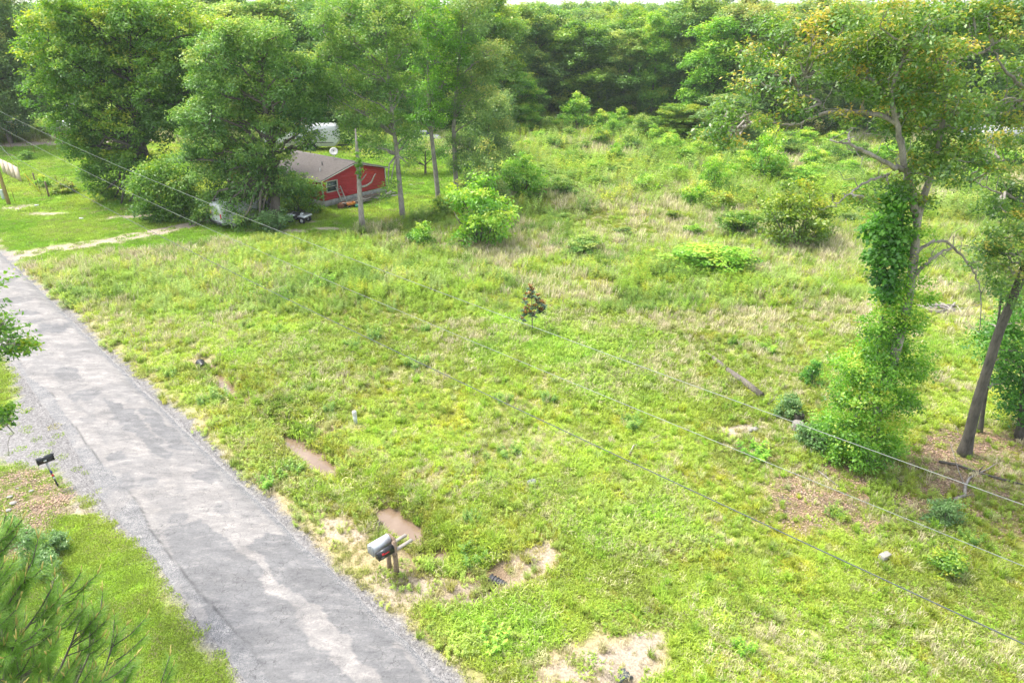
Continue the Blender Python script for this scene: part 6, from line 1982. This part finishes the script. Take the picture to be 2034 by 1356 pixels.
# ------------------------------------------------------------------ mailboxes
def mailbox_shell(L, w, h, n=9):
    """closed tunnel section: flat sides and a round top, profile in (y, z)"""
    hs = h - w / 2
    pts = [(-w / 2, 0), (w / 2, 0)] + [(w / 2 * math.cos(a), hs + w / 2 * math.sin(a)) for a in np.linspace(0, math.pi, n)]
    return pts
def mailbox(name, label, loc, rz, L, w, h, mat, door, flag=None, marks=None, tilt=0.0):
    """front (door) towards -x of its own frame"""
    e = thing(name, label, 'mailbox', loc, rz)
    e.rotation_euler = (tilt, 0, rz)
    FR = ((1, 0, 0), (0, 1, 0), (0, 0, 1))
    sec = mailbox_shell(L, w, h)
    MB().extrude(sec, (-L / 2, 0, 0), (L / 2, 0, 0), FR).build('box', mat, e)
    d_sec = [(y * 1.05, z * 1.03 - 0.005) for y, z in sec]
    dd = MB().extrude(d_sec, (-L / 2 - 0.022, 0, 0), (-L / 2 - 0.002, 0, 0), FR).build('door', door, e)
    MB().box((-L / 2 - 0.035, 0, h * 0.86), (0.03, 0.05, 0.05)).build('handle', door, dd)
    MB().extrude(d_sec, (L / 2 - 0.012, 0, 0), (L / 2 + 0.012, 0, 0), FR).build('back_rim', door, e)
    if flag:
        f = MB().box((-L * 0.08, -w / 2 - 0.012, h * 0.62), (0.24, 0.008, 0.028))
        f.box((-L * 0.08 - 0.10, -w / 2 - 0.013, h * 0.62 + 0.035), (0.07, 0.008, 0.06))
        f.build('flag', M_REDP, e)
    return e
AX = math.atan2(S2, S2)                       # axis away from the road
mp = G(779, 1139)
rd = np.array([S2, -S2, 0]); aw = np.array([S2, S2, 0])
e = thing('mailbox_stand', 'brown wooden stand of two posts carrying the silver and black mailboxes', 'mailbox stand', (mp[0], mp[1], 0), AX)
# local frame: x away from the road, y to the left along the road
for y, h_ in ((-0.19, 1.36), (0.19, 0.98)):
    MB().box((0.05, y, h_ / 2 - 0.08), (0.105, 0.105, h_ + 0.16)).build('post', M_WOOD, e)
MB().box((0.0, 0, 0.91), (0.045, 0.56, 0.14)).build('cross_rail', M_WOOD, e)
for y in (-0.17, 0.14): MB().box((0.14, y, 1.005), (1.15, 0.10, 0.05)).build('arm', M_PALEW, e)
MB().box((0.125, 0.02, 1.23), (0.04, 0.34, 0.36)).build('back_board', M_WOOD, e)
def at_stand(x, y, z):
    return mp + aw * x + np.array([-S2, S2, 0]) * y + np.array([0, 0, z])
mailbox('silver_mailbox', 'big silver mailbox on the wooden stand by the road', at_stand(-0.24, 0.15, 1.035), AX, 0.62, 0.30, 0.38, M_SILV, mat_simple('dull_grey_door', (0.34, 0.36, 0.37), 0.45, metal=0.3))
bm = mailbox('black_mailbox', 'smaller black mailbox with a red flag next to the silver one', at_stand(-0.27, -0.165, 1.035), AX, 0.52, 0.19, 0.25, M_BLKP, M_BLKP, flag=True)
nm_ = MB()
for k, xx in enumerate((-0.19, -0.155, -0.12)):        # small pale house number strokes, too small to read
    nm_.box((xx, -0.0975, 0.055), (0.008, 0.004, 0.045)); nm_.box((xx + 0.012, -0.0975, 0.075), (0.016, 0.004, 0.007)); nm_.box((xx + 0.012, -0.0975, 0.035 + 0.012 * (k % 2)), (0.016, 0.004, 0.007))
nm_.build('number', M_OFFW, bm)
# left mailbox on a leaning steel post
lp = G(115, 963)
top = np.array([lp[0] - 0.10, lp[1] - 0.05, 1.08])
e = thing('mailbox_post', 'leaning thin steel post with blue and red reflectors by the left mulch', 'mailbox post', lp)
dv = top - lp
MB().bar((0, 0, -0.1), tuple(dv), 0.035, 0.05, (0, 1, 0)).build('post', M_CABLE, e)
sd = np.array([0.03, -0.02, 0])
MB().bar(tuple(dv * 0.62 + sd), tuple(dv * 0.98 + sd), 0.05, 0.02, (0, 1, 0)).build('plate', M_OFFW, e)
for f, mt in ((0.60, M_BLUE), (0.46, M_REDP), (0.34, M_OFFW)):
    MB().lathe([(0, -0.012), (0.042, -0.012), (0.042, 0.012), (0.0, 0.016)], 12, dv * f + sd + np.array([0.02, -0.03, 0]), np.array([[1, 0, 0], [0, 0, -1], [0, 1, 0]], float)).build('reflector', mt, e)
lm = mailbox('black_mailbox', 'lone black mailbox on the leaning post at the left of the road', (top[0], top[1], top[2]), AX + math.pi, 0.50, 0.19, 0.24, M_BLKP, M_BLKP, tilt=R(-6))
MB().box((0.02, 0.10, 0.10), (0.09, 0.012, 0.05)).build('latch', M_SILV, lm)

# ------------------------------------------------------------------ small things in the field
def rock(name, label, px, py, sz, m, cat='stone', rz=0.3, flat=0.5, group=None):
    r = np.random.default_rng(px)
    b = G(px, py)
    mb = MB()
    n = 10
    V, q = [], []
    prof = [(0.55, -0.15), (1.0, 0.1), (0.92, 0.55), (0.5, 0.92)]
    for (rr, z) in prof:
        for k in range(n):
            a = k * 2 * math.pi / n
            V.append((rr * math.cos(a) * r.uniform(.85, 1.12) * sz / 2, rr * math.sin(a) * 0.75 * r.uniform(.85, 1.12) * sz / 2, z * sz * flat * r.uniform(.9, 1.1)))
    for i in range(len(prof) - 1):
        for k in range(n): q.append((i * n + k, i * n + (k + 1) % n, (i + 1) * n + (k + 1) % n, (i + 1) * n + k))
    V.append((0, 0, sz * flat * 0.98))
    mb.add(V, q, [((len(prof) - 1) * n + k, (len(prof) - 1) * n + (k + 1) % n, len(V) - 1) for k in range(n)])
    o = mb.build(name, m)
    o.location = (b[0], b[1], h1(b[0], b[1]) + 0.03)
    o.rotation_euler = (0, 0, rz)
    return tag(o, label, cat, group)
rock('stone', 'pale grey stone alone in the grass right of the ditch', 1057, 964, 0.42, M_STONE)
b = G(1755, 1112)
o = MB().box((0, 0, 0.07), (0.38, 0.2, 0.2)).build('concrete_block', M_CONC, bevel=0.015)
o.location = (b[0], b[1], h1(b[0], b[1]) + 0.08); o.rotation_euler = (0, 0.05, 0.5)
tag(o, 'pale concrete block lying in the near grass at the right', 'concrete block')
for px, py, s in ((1490, 856, 0.26), (1500, 854, 0.34), (1487, 863, 0.2)):
    rock('rubble', 'white lump of concrete in the thin grass left of the sawn stump', px, py, s, M_CONC, 'rubble', 0.8, 0.4, 'white concrete lumps left of the stump')
for px, py, s in ((20, 988, 0.22), (26, 1000, 0.26), (16, 1014, 0.24), (62, 975, 0.18), (36, 970, 0.14)):
    rock('rubble', 'pale flat stone lying on the mulch bed at the left of the road', px, py, s, M_CONC, 'stone', 0.4, 0.22, 'flat stones on the mulch bed')
p = G(707, 841)
e = thing('utility_pedestal', 'slim grey white telephone pedestal in the grass by the ditch', 'utility box', (p[0], p[1], h1(p[0], p[1])))
MB().tube([(0, 0, -0.05), (-0.015, 0, 0.48)], 0.085, 12).build('housing', M_GRN, e, smooth=True)
MB().lathe([(0.095, 0.42), (0.098, 0.58), (0.085, 0.63), (0.0, 0.66)], 12, (-0.015, 0, 0)).build('cap', M_OFFW, e, smooth=True)

def culvert(label, px, py, d, rad, mat, L=0.7):
    b = G(px, py)
    z = h1(b[0], b[1])
    e = thing('culvert_pipe', label, 'pipe', (b[0], b[1], -0.28), math.atan2(d[1], d[0]))
    mb = MB()
    prof = []
    n = 15
    for k in range(n):
        prof.append((rad + 0.02 * math.sin(k * math.pi), -L + L * k / (n - 1)))
        prof.append((rad + 0.022 * (k % 2), -L + L * k / (n - 1) + 0.01))
    prof += [(rad - 0.03, 0.01), (rad - 0.035, -L * 0.9)]
    mb.lathe(prof, 20, (0, 0, 0), np.array([[0, 0, 1], [0, 1, 0], [-1, 0, 0]], float))
    mb.build('pipe', mat, e, smooth=True)
    rg = MB()
    for k in range(3): rg.lathe([(rad + 0.012, -0.12 * k - 0.03), (rad + 0.04, -0.12 * k - 0.015), (rad + 0.012, -0.12 * k)], 20, (0, 0, 0), np.array([[0, 0, 1], [0, 1, 0], [-1, 0, 0]], float))
    rg.build('rib', mat, e)
culvert('black pipe end sticking out of the bank at the head of the ditch', 403, 720, (0.6, -0.75), 0.2, M_BLKP)
culvert('corrugated dark pipe mouth in the bare patch at the bottom of the photo', 1246, 1340, (0.35, -0.95), 0.19, mat_simple('corrugated_pipe', (0.10, 0.11, 0.12), 0.5))
culvert('half buried pipe end below the tall ditch grass by the mailboxes', 974, 1134, (-0.75, 0.5), 0.11, M_DGREY)
culvert('small dark pipe end under the mouth of the sandy drive', 122, 524, (0.7, -0.7), 0.16, M_DGREY)

# fallen log in two lengths, stumps
def log(name, label, pts, r0, r1, mat, cat='log', z=0.12):
    P = np.array([G(*p) for p in pts])
    b = P[0].copy()
    e = thing(name, label, cat, (b[0], b[1], h1(b[0], b[1])))
    return e, P - b
e, P = log('fallen_log', 'long weathered grey log lying broken across the field grass', [(1403, 705), (1440, 735), (1444, 739), (1512, 790)], 0.16, 0.2, None)
mb = MB(); mb.tube([P[0] + [0, 0, .12], (P[0] + P[1]) / 2 + [0, 0, .16], P[1] + [0, 0, .15]], [0.07, 0.10, 0.12], 10, ridge=0.10); mb.build('log_section', BARK['mid'], e, smooth=True)
mb = MB(); mb.tube([P[2] + [0, 0, .16], P[2] * .5 + P[3] * .5 + [0, 0, .2], P[3] + [0, 0, .14]], [0.12, 0.14, 0.15], 10, ridge=0.10); mb.build('log_section', BARK['mid'], e, smooth=True)
for lab, px, py, rr, hh, m in (('sawn grey tree stump at the end of the fallen log', 1582, 852, 0.22, 0.36, 'pale'), ('dark hollow rotten stump just behind the sawn one', 1584, 838, 0.2, 0.42, 'dark')):
    b = G(px, py)
    e = thing('tree_stump', lab, 'stump', (b[0], b[1], h1(b[0], b[1])))
    MB().tube([(0, 0, -0.1), (0, 0, 0.12), (0.02, 0, hh)], [rr * 1.35, rr * 1.05, rr], 12, cap=False, ridge=0.07).build('bark', BARK[m], e, smooth=True)
    MB().lathe([(0, hh - 0.004 if m == 'pale' else hh - 0.2), (rr * 0.6, hh + 0.002 if m == 'pale' else hh - 0.15), (rr * 0.99, hh)], 12, (0.02, 0, 0)).build('cut_face', BARK['grey'] if m == 'pale' else BARK['dark'], e)

def branch(label, main, r0, r1, sides, mat='pale', lift=0.05, name='fallen_branch'):
    r = np.random.default_rng(main[0][0])
    P = np.array([G(*p) for p in main])
    b = P[0].copy()
    e = thing(name, label, 'fallen branch', (b[0], b[1], h1(b[0], b[1])))
    Q = P - b
    Q[:, 2] = lift + 0.05 * r.uniform(0, 1, len(Q))
    mb = MB(); mb.tube(Q, np.linspace(r0, r1, len(Q)), 7); mb.build('limb', BARK[mat], e, smooth=True)
    for s in sides:
        S = np.array([G(*p) for p in s]) - b
        S[:, 2] = lift + np.linspace(0, 0.18, len(S))
        mb = MB(); mb.tube(S, np.linspace(r1 * 1.1, 0.008, len(S)), 6); mb.build('twig', BARK[mat], e, smooth=True)
branch('thin pale forked branch lying in the grass at the centre right', [(1250, 905), (1258, 888), (1280, 878), (1310, 867)], 0.035, 0.012, [[(1280, 878), (1296, 884), (1312, 882)]])
branch('pale bare branch tips left of the twin tree on thin grass', [(1606, 920), (1612, 910), (1630, 906), (1645, 908)], 0.03, 0.012, [[(1612, 910), (1608, 900)], [(1630, 906), (1642, 900)]])
branch('pale straight stick lying below the bare branch tips', [(1616, 932), (1640, 950), (1668, 972)], 0.03, 0.014, [[(1640, 950), (1638, 940)]])
branch('forked grey dead branch on the leaf litter below the leaning trunk', [(1896, 993), (1915, 986), (1917, 965), (1925, 950), (1945, 940), (1962, 932), (1980, 920)], 0.07, 0.015, [[(1915, 986), (1932, 985), (1934, 992)], [(1917, 965), (1904, 940), (1892, 905), (1885, 888)]])
branch('dark rotten pole lying across the litter toward the right edge', [(1864, 918), (1900, 925), (1940, 940), (1985, 952), (2040, 965)], 0.055, 0.035, [[(1940, 940), (1955, 930)]], 'dark')
branch('small bleached twig left of the leaning trunk', [(1886, 832), (1894, 842), (1898, 850), (1903, 862)], 0.022, 0.01, [[(1886, 832), (1884, 842)]])
branch('grey crooked limb lying right of the brush pile', [(1178, 381), (1188, 372), (1205, 366)], 0.12, 0.07, [[(1188, 372), (1192, 380)]], 'mid', 0.4)
branch('bare sticks at the lower end of the fallen log', [(1515, 795), (1526, 805), (1540, 812)], 0.03, 0.012, [[(1526, 805), (1536, 796), (1545, 785)], [(1526, 805), (1530, 792)]])
# brush pile, heap of twigs, pale debris
def heap(name, label, px, py, rad, h, n, mats, cat, seed, L=(0.5, 1.5), th=(0.015, 0.05)):
    r = np.random.default_rng(seed)
    b = G(px, py)
    e = thing(name, label, cat, (b[0], b[1], h1(b[0], b[1])))
    for k in range(n):
        a, d = r.uniform(0, 6.283), rad * math.sqrt(r.uniform())
        c = np.array([d * math.cos(a), d * math.sin(a) * 0.6, h * (1 - d / rad) * r.uniform(0.2, 1) + 0.03])
        an = r.uniform(0, 6.283)
        v = np.array([math.cos(an), math.sin(an), r.normal(0, 0.25)]) * r.uniform(*L) / 2
        mb = MB(); mb.tube([c - v, c + r.normal(0, .04, 3), c + v], [r.uniform(*th), r.uniform(*th), th[0] * 0.6], 5)
        mb.build('stick', BARK[mats[int(r.integers(0, len(mats)))]], e, smooth=True)
heap('brush_pile', 'grey tangled brush pile right of the dark hearted bush', 1112, 378, 1.9, 1.1, 46, ['mid', 'pale', 'grey'], 'brush pile', 11, (0.8, 2.4), (0.03, 0.08))
heap('twig_heap', 'low brown twig heap in the mid field grass', 1238, 492, 0.9, 0.3, 26, ['mid', 'grey'], 'twig heap', 12)
heap('twig_heap', 'brown heap of dead stalks left of the yellow olive bush', 1462, 466, 0.9, 0.35, 24, ['mid', 'twig'], 'twig heap', 13)
heap('debris_pile', 'white bleached sticks and boards on sand behind the twin trunks', 1868, 614, 1.2, 0.25, 34, ['pale', 'pale', 'twig'], 'debris pile', 14, (0.5, 1.6), (0.03, 0.07))
heap('twig_heap', 'dark twig heap beneath the two stemmed tree foot', 1775, 958, 0.5, 0.15, 12, ['mid'], 'twig heap', 15, (0.3, 0.8), (0.01, 0.02))
for px, py, lab in ((73, 409, 'white scrap of litter on the lawn right of the pole'), (162, 435, 'tiny white scrap near the drive on the left lawn'), (835, 330, 'white scrap on the mown yard left of the slender trunks'), (817, 368, 'white scrap on the grass below the house corner')):
    b = G(px, py)
    o = MB().box((0, 0, 0), (0.35, 0.22, 0.06), None, 0.8).build('litter_scrap', M_OFFW)
    o.location = (b[0], b[1], 0.06); o.rotation_euler = (0.1, 0.15, 0.5)
    tag(o, lab, 'litter')
b = G(1045, 340)
o = MB().box((0, 0, 0.2), (1.3, 0.8, 0.06)).box((0.3, 0.2, 0.35), (0.9, 0.5, 0.05)).build('scrap_panel', M_OFFW)
o.location = (b[0], b[1], 0.5); o.rotation_euler = (0.15, -0.1, 0.4)
tag(o, 'white scrap panel lying in the weeds above the dark hearted bush', 'scrap')

# ------------------------------------------------------------------ the thin summer haze
hm, ht_, ho = nodes('air_haze')
pv = N(ht_, 'ShaderNodeVolumePrincipled')
pv.inputs['Color'].default_value = (0.90, 0.95, 0.97, 1)
pv.inputs['Density'].default_value = 0.00022
ht_.links.new(pv.outputs[0], ho.inputs['Volume'])
o = MB().box((0, 790, 14), (1900, 1780, 32)).build('haze', hm)
tag(o, 'thin pale summer haze over the field and wood', kind='stuff')
